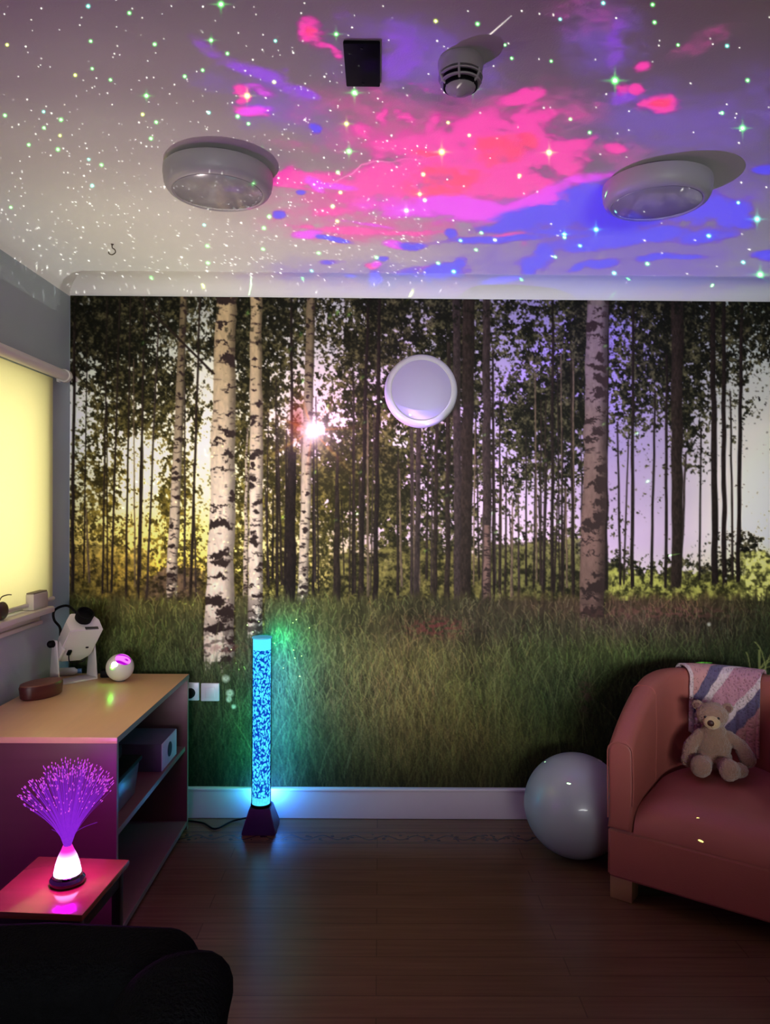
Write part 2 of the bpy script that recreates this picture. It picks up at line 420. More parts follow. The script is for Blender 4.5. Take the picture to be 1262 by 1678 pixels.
    # reddish flowers, purple seed haze
    for (cx, cy, rx_, ry_, c, a) in ((715, 1028, 45, 16, (110, 40, 48), .55), (1090, 1004, 110, 12, (112, 68, 66), .55), (960, 1140, 12, 30, (90, 50, 55), .4), (370, 1062, 40, 8, (120, 60, 60), .4)):
        m = np.exp(-((X - cx) / rx_) ** 2 - ((Y - cy) / ry_) ** 2) * sstep(.45, .6, fbm(H, W, 4, 5, 2)) * a
        img = img * (1 - m[..., None]) + np.array(c, float) * m[..., None]
    # dandelion clocks
    for (cx, cy, rr) in ((370, 1112, 6.5), (377, 1136, 6.5), (375, 1146, 5), (383, 1158, 4), (1162, 1023, 3.5), (1190, 948, 2)):
        d = np.hypot(X - cx, Y - cy) / rr
        m = np.clip(1.15 - d, 0, 1) ** .6 * (.55 + .6 * vnoise(H, W, 2, 2)); m = np.clip(m, 0, 1)[..., None]
        img = img * (1 - m) + np.array([205, 205, 190.]) * m
        g = np.exp(-(d * 3) ** 2)[..., None] * .5; img = img * (1 - g) + np.array([90, 95, 70.]) * g
    # soft photographic print: a very slight blur
    k = img.copy()
    k[1:-1, 1:-1] = img[1:-1, 1:-1] * .52 + (img[:-2, 1:-1] + img[2:, 1:-1] + img[1:-1, :-2] + img[1:-1, 2:]) * .12
    return np.clip(k, 0, 255), X0, Y0

MURAL_GAIN = 1.62
def build_mural():
    canvas, X0, Y0 = paint_mural()
    ZT, ZB = 2.402, .138
    nc, nr = int((XR - XL) * 354 * 1.0), int((ZT - ZB) * 354)
    xs = np.linspace(XL + .004, XR - .004, nc); zs = np.linspace(ZT, ZB, nr)
    P = np.zeros((nr, nc, 3)); P[..., 0] = xs[None]; P[..., 1] = DW - .004; P[..., 2] = zs[:, None]
    px, py = proj_np(P)
    c = sample(canvas, px - X0, py - Y0)
    c = np.clip(to_lin(c) * MURAL_GAIN, 0, .93)
    m, t, out = new_tree('forest_print')
    b = nd(t, 'ShaderNodeBsdfPrincipled', Roughness=.55); b.inputs['Specular IOR Level'].default_value = .04
    at = nd(t, 'ShaderNodeAttribute', attribute_name='print')
    t.links.new(at.outputs['Color'], b.inputs['Base Color'])
    tc = nd(t, 'ShaderNodeTexCoord'); nz = nd(t, 'ShaderNodeTexNoise', Scale=2.2, Detail=2.0)
    mp = nd(t, 'ShaderNodeMapping'); mp.inputs['Scale'].default_value = (4, 1, .4)
    t.links.new(tc.outputs['Object'], mp.inputs[0]); t.links.new(mp.outputs[0], nz.inputs['Vector'])
    bp = nd(t, 'ShaderNodeBump', Strength=.25, Distance=.02); t.links.new(nz.outputs[0], bp.inputs['Height']); t.links.new(bp.outputs[0], b.inputs['Normal'])
    t.links.new(b.outputs[0], out.inputs[0])
    o = grid_mesh('forest_mural', P.reshape(-1, 3), nr, nc, c, m)
    tag(o, 'birch forest photo mural papered over the whole far wall', 'mural')
    return o
# ------------------------------------------------------------------ the star projector: a painted slide in front of a tiny lamp
BALL = Vector((-1.105, 3.185, .690 + .0575))
LENS_N = Vector((.42, -.42, .80)).normalized()
LAMP = BALL + LENS_N * .047
HF = .0025                                    # slide height above the lamp
AMB = np.array([.075, .068, .062])            # what the ceiling shows without the projector
LAMP_W = 16000.0; LAMP_GAIN = .34; STAR_GAIN = 4.0
ALB = .80

def paint_slide():
    X0, Y0, W, H = -300, -600, 2000, 1660
    yy, xx = np.mgrid[0:H, 0:W].astype(np.float32)
    X = xx + X0; Y = yy + Y0
    xs = [v - X0 for v in (-300, 0, 150, 300, 600, 900, 1262, 1600)]
    ys = [v - Y0 for v in (-600, 0, 120, 240, 360, 450, 489)]
    g = gridmap(H, W, ys, xs, [
        [(70,66,66),(75,70,70),(78,72,72),(80,74,74),(80,72,80),(75,66,74),(78,70,70),(74,68,66)],
        [(90,84,82),(96,90,88),(102,96,94),(104,98,96),(104,92,102),(96,82,92),(94,84,82),(90,82,80)],
        [(104,98,94),(112,106,102),(118,110,106),(118,108,106),(112,98,112),(104,88,104),(100,86,100),(96,86,90)],
        [(124,118,110),(138,132,122),(146,138,130),(144,132,128),(140,114,126),(124,98,118),(106,92,122),(100,90,110)],
        [(146,140,130),(160,155,144),(176,168,156),(186,174,164),(188,156,170),(146,118,170),(126,116,140),(116,108,124)],
        [(150,146,138),(156,152,144),(174,166,156),(190,180,168),(192,168,182),(168,146,180),(146,140,156),(130,128,136)],
        [(150,146,138),(158,154,146),(178,170,160),(194,184,172),(196,174,186),(172,150,196),(172,172,172),(150,150,150)]]) * np.array([.88, .91, .90], np.float32)
    w1 = fbm(H, W, 46, 70, 5, .6) - .5; w2 = fbm(H, W, 46, 70, 5, .6) - .5
    wx = X + w1 * 120; wy = Y + w2 * 46
    n1 = fbm(H, W, 22, 46, 5, .62); n2 = fbm(H, W, 26, 60, 5, .6); n3 = fbm(H, W, 8, 20, 4, .8)
    def layer(blobs, col, lo, hi, na, amp=1.):
        nonlocal g
        f = np.zeros((H, W), np.float32)
        for b in blobs:
            cx, cy, rx_, ry_ = b[:4]; an = math.radians(b[4] if len(b) > 4 else 0); s = b[5] if len(b) > 5 else 1.
            x0, x1 = int(max(0, cx - X0 - 3 * max(rx_, ry_) - 80)), int(min(W, cx - X0 + 3 * max(rx_, ry_) + 80))
            y0, y1 = int(max(0, cy - Y0 - 3 * max(rx_, ry_) - 60)), int(min(H, cy - Y0 + 3 * max(rx_, ry_) + 60))
            if x1 <= x0 or y1 <= y0: continue
            sm = .25 if min(rx_, ry_) < 13 else (.55 if min(rx_, ry_) < 24 else 1.)
            dx = X[y0:y1, x0:x1] + w1[y0:y1, x0:x1] * 120 * sm - cx; dy = Y[y0:y1, x0:x1] + w2[y0:y1, x0:x1] * 46 * sm - cy
            u = (dx * math.cos(an) + dy * math.sin(an)) / rx_; v = (-dx * math.sin(an) + dy * math.cos(an)) / ry_
            f[y0:y1, x0:x1] = np.maximum(f[y0:y1, x0:x1], s * np.exp(-.72 * (u * u + v * v) ** 1.25))
        a = sstep(lo - .08, hi + .12, 1.22 * f * (1 + na * (n1 - .5) * 2.4) + na * .75 * (n3 - .5) * sstep(.02, .3, f)) * amp
        a = a[..., None]
        g = g * (1 - a) + np.array(col, float) * a
    # wide soft washes
    layer([(690,100,130,70,10,.8),(1120,200,190,70,0,.8),(980,60,60,70,0,.7),(640,460,200,34,0,.8),(1000,430,270,60,0,1.),(460,180,120,40,25,.7),(1150,300,130,60,0,.9),(1250,160,80,60,0,.6)], (112,88,186), .15, 1.15, .5, .75)
    layer([(640,215,130,60,10,1.),(760,190,120,40,0,.8),(560,330,110,50,0,1.),(880,200,110,60,0,.8),(620,375,150,22,0,.9),(1010,245,60,26,0,.7),(960,25,50,35,0,.5),(1150,70,60,14,-20,.6),(490,240,60,12,15,.5)], (206,84,150), .2, 1.2, .8, .8)
    # violet streaks towards the upper left
    layer([(440,128,74,15,24),(500,152,26,9,20),(345,80,40,10,28,.6),(430,180,24,8,5,1.1),(400,250,20,6,10,.5),(655,100,38,56,0,.55),(1030,155,34,14,0,.9),(1002,70,16,42,0,.6),(604,96,16,16,0,.8),(560,30,20,20,0,.4)], (140,78,226), .25, 1.05, .5, .85)
    # pinks and reds
    layer([(770,232,78,42,-12,1.2),(872,215,50,36,0,1.15),(700,262,92,40,5,1.2),(800,290,120,38,-4,1.25),(650,300,110,28,-4,1.1),(640,330,90,20,4,1.1),(720,320,120,28,0,1.2),
           (880,262,66,22,-18,1.1),(860,158,32,12,-14,1.2),(930,240,50,12,-14,.85),(1012,242,20,9,0,.9),(1085,166,24,13,-8,1.15),(1047,144,14,9,20,.95),(1052,108,15,9,0,.7),(1020,145,14,12,0,.5),
           (515,55,32,19,32,1.15),(550,85,22,8,50,.8),(400,158,18,13,40,1.15),(412,182,30,8,10,.9),(495,292,44,13,-8,1.1),(560,305,60,9,10,.9),(470,306,60,3.5,10,.8),
           (560,345,50,8,-6,.75),(560,376,74,5,4,1.1),(660,382,60,4,0,.9),(616,192,13,16,60,1.),(662,190,18,9,20,1.05),(690,150,26,16,30,.55),(590,214,28,12,40,.6),(700,212,28,8,-60,.7),
           (605,437,12,5,0,.9),(697,440,16,4,0,.9),(858,400,10,5,0,.6),(820,388,40,4,-8,.8),(520,290,18,6,0,1.)], (240, 44, 170), .34, .92, .85)
    layer([(720,300,60,26,0,1.1),(800,240,50,26,-10,1.1),(860,232,30,20,0,1.),(690,255,40,16,0,.9),(620,325,36,14,0,1.),(515,55,22,12,32,1.),(1085,167,18,8,-8,1.)], (246,50,108), .5, 1.25, 1.0, .75)
    # magenta seam
    layer([(750,340,150,17,2,1.25),(850,344,105,20,-8,1.35),(700,346,90,12,0,1.1),(640,330,60,12,4,.8),(940,300,70,9,-14,.9),(900,322,60,12,-10,1.),(930,300,60,10,-16,.8),(512,302,16,9,40,1.2),(545,306,36,5,4,1.1),(430,150,30,8,20,.7),(420,182,26,7,0,1.),(505,383,22,7,-6,1.2),(650,400,22,6,4,1.2),(590,366,70,3,8,.6),(615,434,8,5,0,1.)], (228,36,236), .34, .95, .6)
    # deep blue
    layer([(905,356,80,20,-6,1.25),(840,372,60,7,-6,1.1),(960,330,62,26,-12,1.15),(1010,352,60,32,0,1.2),(1060,335,80,30,0,1.1),(1185,356,46,27,4,1.3),(1222,362,22,12,0,1.),(985,396,70,11,-5,1.25),(1080,384,50,11,-6,1.1),(1160,388,44,11,-4,.9),(930,380,60,8,0,1.),(890,410,18,14,0,1.),
           (712,454,40,15,-10,1.2),(744,436,20,7,-40,.9),(672,446,26,8,-10,1.),(606,462,10,15,10,1.15),(818,466,34,8,-14,1.2),(878,430,26,12,-6,1.1),(868,438,14,10,0,1.),(985,431,22,8,-5,1.2),(950,437,20,5,-18,1.1),(1075,421,26,5,-12,1.05),(1115,420,32,3,4,1.),
           (675,402,20,7,5,1.),(545,391,28,4,10,1.1),(628,424,10,4,0,1.),(738,386,8,8,0,.9),(512,211,9,7,30,1.05),(458,351,11,5,5,1.1),(486,317,8,4,0,1.),(1252,279,18,7,-4,1.1),(1260,418,22,8,0,1.1),(567,460,11,8,0,.7),(541,429,18,5,0,.55),(820,392,100,5,-3,.8),
           (1330,330,50,20,0,.8),(1400,400,60,14,0,.8)], (84,0,236), .28, .80, .75)
    layer([(975,340,110,34,-6,.7),(1185,356,60,30,4,.7)], (92,0,238), .3, .8, .6, .5)
    # thin bright filament
    pts = np.array([(540, 300), (575, 288), (592, 268), (640, 264), (720, 258)], float)
    for a, b in zip(pts, pts[1:]):
        for s in np.linspace(0, 1, 90):
            x, y = a + (b - a) * s; xi, yi = int(x - X0), int(y - Y0 + 2 * math.sin(x * .13))
            g[yi:yi + 2, xi:xi + 2] = g[yi:yi + 2, xi:xi + 2] * .6 + np.array([250, 120, 190.]) * .4
    # the wash that falls on the far wall
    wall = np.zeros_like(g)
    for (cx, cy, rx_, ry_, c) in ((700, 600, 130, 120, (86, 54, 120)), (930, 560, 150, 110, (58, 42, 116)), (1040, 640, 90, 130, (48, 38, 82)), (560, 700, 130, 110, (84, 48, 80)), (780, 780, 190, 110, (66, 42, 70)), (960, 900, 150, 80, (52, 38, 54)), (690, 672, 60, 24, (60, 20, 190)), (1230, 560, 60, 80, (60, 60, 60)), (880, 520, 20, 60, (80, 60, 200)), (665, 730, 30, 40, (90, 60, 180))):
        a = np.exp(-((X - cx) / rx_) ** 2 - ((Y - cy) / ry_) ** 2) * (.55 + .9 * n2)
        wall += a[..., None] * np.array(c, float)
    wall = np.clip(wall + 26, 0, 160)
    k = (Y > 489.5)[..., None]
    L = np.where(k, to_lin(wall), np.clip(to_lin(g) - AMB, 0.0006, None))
    L[:int(489 - Y0)] = L[:int(489 - Y0)]
    # stars --------------------------------------------------------------
    def star(x, y, r, col, cross=0., sx=1., an=0.):
        n = int(r * 4 + 3); xi, yi = int(round(x - X0)), int(round(y - Y0))
        if xi < n or yi < n or xi > W - n - 1 or yi > H - n - 1: return
        sl = (slice(yi - n, yi + n + 1), slice(xi - n, xi + n + 1))
        dx = X[sl] - x; dy = Y[sl] - y
        u = dx * math.cos(an) + dy * math.sin(an); v = -dx * math.sin(an) + dy * math.cos(an); u = u / sx
        a = np.exp(-(u * u + v * v) / (r * r * .55))
        if cross: a = np.maximum(a, cross * np.exp(-np.abs(u) / (r * 1.1)) * np.exp(-(v / (r * .3)) ** 2)); a = np.maximum(a, cross * np.exp(-np.abs(v) / (r * 1.1)) * np.exp(-(u / (r * .3)) ** 2))
        core = np.exp(-(u * u + v * v) / (r * r * .14))
        L[sl] += (a[..., None] * np.array(col) + core[..., None] * (.25 + .5 * max(col))) * STAR_GAIN
    GR, YG, CY = (.10, .95, .14), (.62, .85, .06), (.08, .78, .60)
    big = [(362,7,5,GR),(346,66,3.4,GR),(581,152,5,GR),(1008,132,6,GR),(775,146,4.6,GR),(405,157,4.6,YG),(724,249,5,YG),(572,248,4.6,GR),(900,250,4.6,GR),(1217,210,4.8,GR),(1241,359,5,CY),(430,247,3,GR),(240,157,3.6,GR),(568,203,3.6,YG),(688,318,3,YG),(977,376,4,CY),(925,384,3,CY),(1246,450,5.4,GR),(551,56,3.4,GR),(666,345,4,(.8,.5,.8))]
    for a in big: star(*a[:4], cross=.45)
    z5 = [(285,20),(293,133),(298,222),(243,243),(473,309),(357,258),(141,361),(197,387),(142,413),(194,438),(187,483),(93,468),(287,515),(328,533),(505,395),(461,370),(655,227),(735,173),(890,132),(768,376),(1075,667),(1090,715),(853,737),(850,805),(660,727),(670,795),(672,850),(653,943),(488,915),(1030,818),(1007,875),(970,918),(1217,832),(23,145),(16,373),(35,670),(298,600),(803,400),(1092,557),(1100,622),(565,572),(575,635),(866,612),(488,448),(597,247),(886,265),(500,143),(418,42),(675,364),(870,700)]
    z6 = [(185,68),(320,77),(408,145),(430,188),(725,10),(884,15),(890,72),(966,145),(1124,148),(1190,259),(1108,364),(305,288),(225,395),(293,436),(619,384),(681,427),(455,566),(145,562),(150,645),(557,197),(586,62),(600,765),(650,792),(315,805),(376,773),(332,750),(570,828),(867,850),(760,880),(790,910),(740,965),(445,915),(98,957),(1160,653),(1065,760),(1046,938),(1176,845),(243,875),(193,848),(265,775),(870,587),(848,630),(885,683),(800,563),(740,650)]
    for i, (x, y) in enumerate(z5): star(x / 1.972, y / 1.972, 2.3 + .9 * rng.random(), GR if i % 3 else (YG if i % 2 else CY))
    for i, (x, y) in enumerate(z6): star(620 + x / 1.966, y / 1.966, 2.3 + .9 * rng.random(), GR if i % 4 else (YG if x < 500 else CY))
    for _ in range(1500):
        x, y = rng.uniform(-260, 1650), rng.uniform(-560, 486)
        if y > -40 and rng.random() > .36 + .64 * max(0, 1 - x / 1000) * (.35 + y / 480): continue
        star(x, y, rng.uniform(1.05, 1.65), rng.uniform(.22, .85) * np.array([.62, .62, .55]))
    for _ in range(900):
        x, y = rng.uniform(-100, 700), 486 - abs(rng.normal(0, 190))
        star(x, y, rng.uniform(.8, 1.2), rng.uniform(.15, .5) * np.array([.7, .7, .65]))
    for (x0, y0, x1, y1) in ((797, 62, 838, 26), (407, 490, 409, 455)):     # shooting star, green streak
        for s in np.linspace(0, 1, 60):
            star(x0 + (x1 - x0) * s, y0 + (y1 - y0) * s, 1.2, np.array((.30, .26, .22) if x0 > 700 else (.1, .4, .1)) * (1 - s) * .5)
    # dashes on the far wall, spread out by the raking angle
    for (x, y) in [(235,555),(558,505),(545,510),(600,612),(603,687),(802,708),(858,574),(860,520),(1007,597),(596,770),(1073,785),(1179,890),(577,508),(590,838),(816,838),(820,870),(860,880),(705,900),(740,808),(555,850),(635,660),(542,660),(654,635),(628,653),(1003,560),(1055,705),(925,853),(880,1010),(1000,690),(903,750),(409,505),(497,540),(500,618),(480,565),(467,845),(520,770)]:
        star(x, y, 2.3, (.12, .55, .10), sx=1.9, an=-.6 if x > 560 else -1.2)
    for _ in range(620):
        x = rng.normal(430, 130); y = rng.uniform(700, 1015)
        if 118 < x < 800: star(x, y, rng.uniform(.8, 1.5), rng.uniform(.1, .5) * np.array([.7, .85, .25]), sx=1.2)
    return L, X0, Y0

def build_slide(parent):
    L, X0, Y0 = paint_slide()
    CVY, CVZ = DW - .10, HC - .087
    pxs = np.arange(-16, 1280, 1.3)
    rows = []
    # rows on the ceiling: depth from .4 m to the far wall, then rows on the wall from top down
    ypx = np.concatenate([np.linspace(-560, -16, 90), np.arange(-14, 462, 1.15)])
    Ys = (HC - CAMH) * F / (828 - ypx); Ys = Ys[Ys < DW - .002]
    Ys = np.concatenate([[.45], Ys, [DW]])
    zwall = np.arange(HC - .004, CAMH - (1015 - 828) / F * DW, -1.3 * DW / F)
    lp = np.array(LAMP); P = []; UV = []
    UM = 5.0
    def cols(Y, lo, hi):
        xs = (pxs - 622) / F * Y; xs = xs[(xs > lo + .003) & (xs < hi - .003)]
        n = len(pxs) + 120 - len(xs)
        if len(xs) == 0: return np.linspace(lo, hi, n)
        nl = max(2, int(n * (xs[0] - lo) / max(1e-6, (xs[0] - lo) + (hi - xs[-1])))); nl = min(nl, n - 2)
        return np.concatenate([np.linspace(lo, xs[0], nl, endpoint=False), xs, np.linspace(xs[-1], hi, n - nl + 1)[1:]])
    for Y in Ys:
        xs = cols(Y, XL - .05, XR)
        P.append(np.stack([xs, np.full_like(xs, Y), np.full_like(xs, HC)], 1))
    for Z in zwall:
        hi = min(XR, lp[0] + UM * (Z - lp[2])); xs = cols(DW, XL - .05, max(hi, -1.0))
        P.append(np.stack([xs, np.full_like(xs, DW), np.full_like(xs, Z)], 1))
    nr, nc = len(P), len(P[0]); P = np.stack(P)
    Q = P.copy()                           # where the ray really lands: the cove cuts off the corner
    k = P[..., 1] > CVY - .001
    vv = (P[..., 1] - lp[1]) / (P[..., 2] - lp[2]); s = (HC - CVZ) / (DW - CVY)      # chord z = HC - (y - CVY) * s
    yh = (vv * (HC - lp[2] + CVY * s) + lp[1]) / (1 + vv * s); zh = HC - (yh - CVY) * s
    k = k & (yh > CVY) & (yh < DW); f = (zh - lp[2]) / (P[..., 2] - lp[2])
    Q[..., 0] = np.where(k, lp[0] + (P[..., 0] - lp[0]) * f, P[..., 0]); Q[..., 1] = np.where(k, yh, P[..., 1]); Q[..., 2] = np.where(k, zh, P[..., 2])
    px, py = proj_np(Q)
    isw = np.zeros((nr, nc), bool); isw[len(Ys):] = True
    T = sample(L, px - X0, np.where(isw & ~k, np.maximum(py, 491), np.minimum(py * 1.0, 488)) - Y0)
    # stretch: the strip hidden by the cove samples towards the wall line
    yc = (HC - CAMH) * F / P[..., 1]
    d = P - lp; r = np.linalg.norm(d, axis=2)
    geom = np.where(isw, d[..., 1], d[..., 2]) / r ** 3
    dh = Q - lp; nl = math.hypot(s, 1.); geom = np.where(k, (dh[..., 1] * s / nl + dh[..., 2] / nl) / np.linalg.norm(dh, axis=2) ** 3, geom)
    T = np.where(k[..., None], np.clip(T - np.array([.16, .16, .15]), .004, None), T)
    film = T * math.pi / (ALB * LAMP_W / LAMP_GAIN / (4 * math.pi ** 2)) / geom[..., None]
    film = np.clip(film, 0, 1)
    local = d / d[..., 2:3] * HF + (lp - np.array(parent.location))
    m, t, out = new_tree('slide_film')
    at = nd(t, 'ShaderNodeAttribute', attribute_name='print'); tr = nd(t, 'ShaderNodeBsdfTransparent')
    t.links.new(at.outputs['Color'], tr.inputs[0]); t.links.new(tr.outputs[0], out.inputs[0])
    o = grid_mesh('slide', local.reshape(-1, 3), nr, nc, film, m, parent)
    print('slide', nr, nc, 'max', film.max(), 'mean', film.mean())
    return o

def build_ball_projector():
    t = thing('star_projector', 'white ball-shaped star projector with a glowing pink lens on the beech unit', 'projector', BALL)
    q = LENS_N.to_track_quat('Z', 'Y').to_matrix().to_4x4(); R = .0575; R2 = .050
    CA = math.radians(35)
    shell_m = mat('glossy_white_plastic', (225, 220, 212), .35, var=.03)
    b = B(); prof = [(R * math.sin(a), R * math.cos(a)) for a in np.linspace(CA, PI, 30)]
    prof[-1] = (0, -R); lathe(b, prof, 56, q); obj('shell', b, shell_m, t)
    bm_, tr, out = new_tree('matt_black_cavity'); d = nd(tr, 'ShaderNodeBsdfDiffuse'); d.inputs[0].default_value = (0, 0, 0, 1)
    nz = nd(tr, 'ShaderNodeTexNoise', Scale=20.0); mu = nd(tr, 'ShaderNodeMix', data_type='RGBA'); mu.inputs[6].default_value = (0, 0, 0, 1); mu.inputs[7].default_value = (0, 0, 0, 1)
    tr.links.new(nz.outputs[0], mu.inputs[0]); tr.links.new(mu.outputs[2], d.inputs[0]); tr.links.new(d.outputs[0], out.inputs[0])
    b = B(); prof = [((R - .0008) * math.sin(a), (R - .0008) * math.cos(a)) for a in np.linspace(CA, 1.1, 6)] + [(R * .55, .02), (R * .4, .012), (0, .010)]
    lathe(b, prof, 48, q); obj('light_well', b, bm_, t)
    # clear lens with pink swirls of light
    m, tr, out = new_tree('pink_swirl_lens')
    tc = nd(tr, 'ShaderNodeTexCoord'); wv = nd(tr, 'ShaderNodeTexWave', Scale=14.0, Distortion=1.5); wv.wave_type = 'RINGS'
    wv.inputs['Detail'].default_value = 1.0; wv.inputs['Detail Scale'].default_value = 1.2
    mp = nd(tr, 'ShaderNodeMapping'); mp.inputs['Location'].default_value = tuple(-LENS_N * R - Vector((.012, 0, -.01))); tr.links.new(tc.outputs['Object'], mp.inputs[0]); tr.links.new(mp.outputs[0], wv.inputs['Vector'])
    cr = nd(tr, 'ShaderNodeValToRGB'); e = cr.color_ramp.elements
    e[0].position = .15; e[0].color = (.42, .0, .55, 1); e[1].position = .8; e[1].color = (1.0, .22, 1.0, 1)
    tr.links.new(wv.outputs['Fac'], cr.inputs[0])
    em = nd(tr, 'ShaderNodeEmission', Strength=1.15); tr.links.new(cr.outputs[0], em.inputs[0])
    tp = nd(tr, 'ShaderNodeBsdfTransparent'); ad = nd(tr, 'ShaderNodeAddShader')
    tr.links.new(em.outputs[0], ad.inputs[0]); tr.links.new(tp.outputs[0], ad.inputs[1]); tr.links.new(ad.outputs[0], out.inputs[0])
    b = B(); lathe(b, [((R - .0003) * math.sin(a) + 1e-9, (R - .0003) * math.cos(a)) for a in np.linspace(0, CA, 10)], 48, q); obj('lens', b, m, t)
    m2 = mat('hot_spot', (255, 250, 255), .4, emit=(255, 225, 255), estr=4.)
    b = B(); sph(b, Vector((-.004, -.0545, .024)), (.013, .006, .011)); obj('lamp_window', b, m2, t)
    m3 = mat('green_laser_window', (120, 255, 80), .4, emit=(90, 255, 30), estr=110.)
    b = B(); sph(b, Vector((-.012, -.0545, .012)), (.007, .004, .006)); obj('laser_window', b, m3, t)
    b = B(); lathe(b, [(0, -.0575), (.02, -.0575), (.022, -.054), (.0, -.050)], 32); obj('foot', b, mat('rubber_grey', (90, 88, 88), .8), t)
    build_slide(t)
    # lamp: its beam is limited to the window the slide covers
    l = bpy.data.lights.new('projector_lamp', 'POINT'); l.energy = LAMP_W; l.shadow_soft_size = 0.0; l.color = (1, 1, 1)
    l.use_nodes = True; n = l.node_tree; n.nodes.clear()
    out = n.nodes.new('ShaderNodeOutputLight'); em = n.nodes.new('ShaderNodeEmission'); n.links.new(em.outputs[0], out.inputs[0])
    tc = n.nodes.new('ShaderNodeTexCoord'); sp = n.nodes.new('ShaderNodeSeparateXYZ'); n.links.new(tc.outputs['Normal'], sp.inputs[0])
    sgn = -1.0 if LAMP_SIGN < 0 else 1.0
    x, y, z = [mth(n, 'MULTIPLY', sp.outputs[i], sgn) for i in range(3)]
    zz = mth(n, 'MAXIMUM', z, .001); u = mth(n, 'DIVIDE', x, zz); v = mth(n, 'DIVIDE', y, zz)
    vh = (DW - LAMP.y) / (HC - LAMP.z)
    ul = (XL - .045 - LAMP.x) / (HC - LAMP.z); ur = (XR - .01 - LAMP.x) / (HC - LAMP.z)
    lo = mth(n, 'MINIMUM', mth(n, 'MULTIPLY', v, ul / vh), ul)
    hi = mth(n, 'MINIMUM', mth(n, 'MAXIMUM', mth(n, 'MULTIPLY', v, ur / vh), ur), UM_)
    vmax = (DW - LAMP.y) / (CAMH - (1005 - 828) / F * DW - LAMP.z); vmin = (.5 - LAMP.y) / (HC - LAMP.z)
    k = mth(n, 'GREATER_THAN', z, .01)
    for a, b_ in ((u, lo), (hi, u), (vmax, v), (v, vmin)):
        k = mth(n, 'MULTIPLY', k, mth(n, 'GREATER_THAN', a, b_))
    n.links.new(k, em.inputs['Strength'])
    lo_ = bpy.data.objects.new('projector_lamp', l); COL.objects.link(lo_); lo_.location = LAMP
    # green laser dots thrown sideways onto the furniture and the low part of the far wall
    l = bpy.data.lights.new('laser_lamp', 'POINT'); l.energy = 9000.; l.shadow_soft_size = 0.0; l.color = (.35, 1., .30)
    l.use_nodes = True; n = l.node_tree; n.nodes.clear()
    out = n.nodes.new('ShaderNodeOutputLight'); em = n.nodes.new('ShaderNodeEmission'); n.links.new(em.outputs[0], out.inputs[0])
    tc = n.nodes.new('ShaderNodeTexCoord'); vo = n.nodes.new('ShaderNodeTexVoronoi'); vo.inputs['Scale'].default_value = 36.
    n.links.new(tc.outputs['Normal'], vo.inputs['Vector']); sp = n.nodes.new('ShaderNodeSeparateXYZ'); n.links.new(tc.outputs['Normal'], sp.inputs[0])
    k = mth(n, 'LESS_THAN', vo.outputs['Distance'], .055)
    for o_, a, b_ in ((sp.outputs[2], -.24, .30), (sp.outputs[0], .80, 2.)):
        k = mth(n, 'MULTIPLY', k, mth(n, 'GREATER_THAN', o_, a)); k = mth(n, 'MULTIPLY', k, mth(n, 'LESS_THAN', o_, b_))
    n.links.new(k, em.inputs['Strength'])
    lo_ = bpy.data.objects.new('laser_lamp', l); COL.objects.link(lo_); lo_.location = BALL + Vector((.0640, .0, .012))
    return t
UM_ = 4.95
LAMP_SIGN = 1
# ------------------------------------------------------------------ the room
white_wall = mat('grey_emulsion_wall', (168, 178, 182), .85, var=.04, scale=6, bump=.15, bscale=260)
ceil_m = mat('white_ceiling_paint', (231, 229, 224), .9, var=.025, scale=5, bump=.1, bscale=220)
trim_m = mat('white_gloss_trim', (215, 205, 212), .4, var=.04, scale=12)
sill_m = mat('white_sill_paint', (222, 216, 205), .4, var=.04, scale=10)

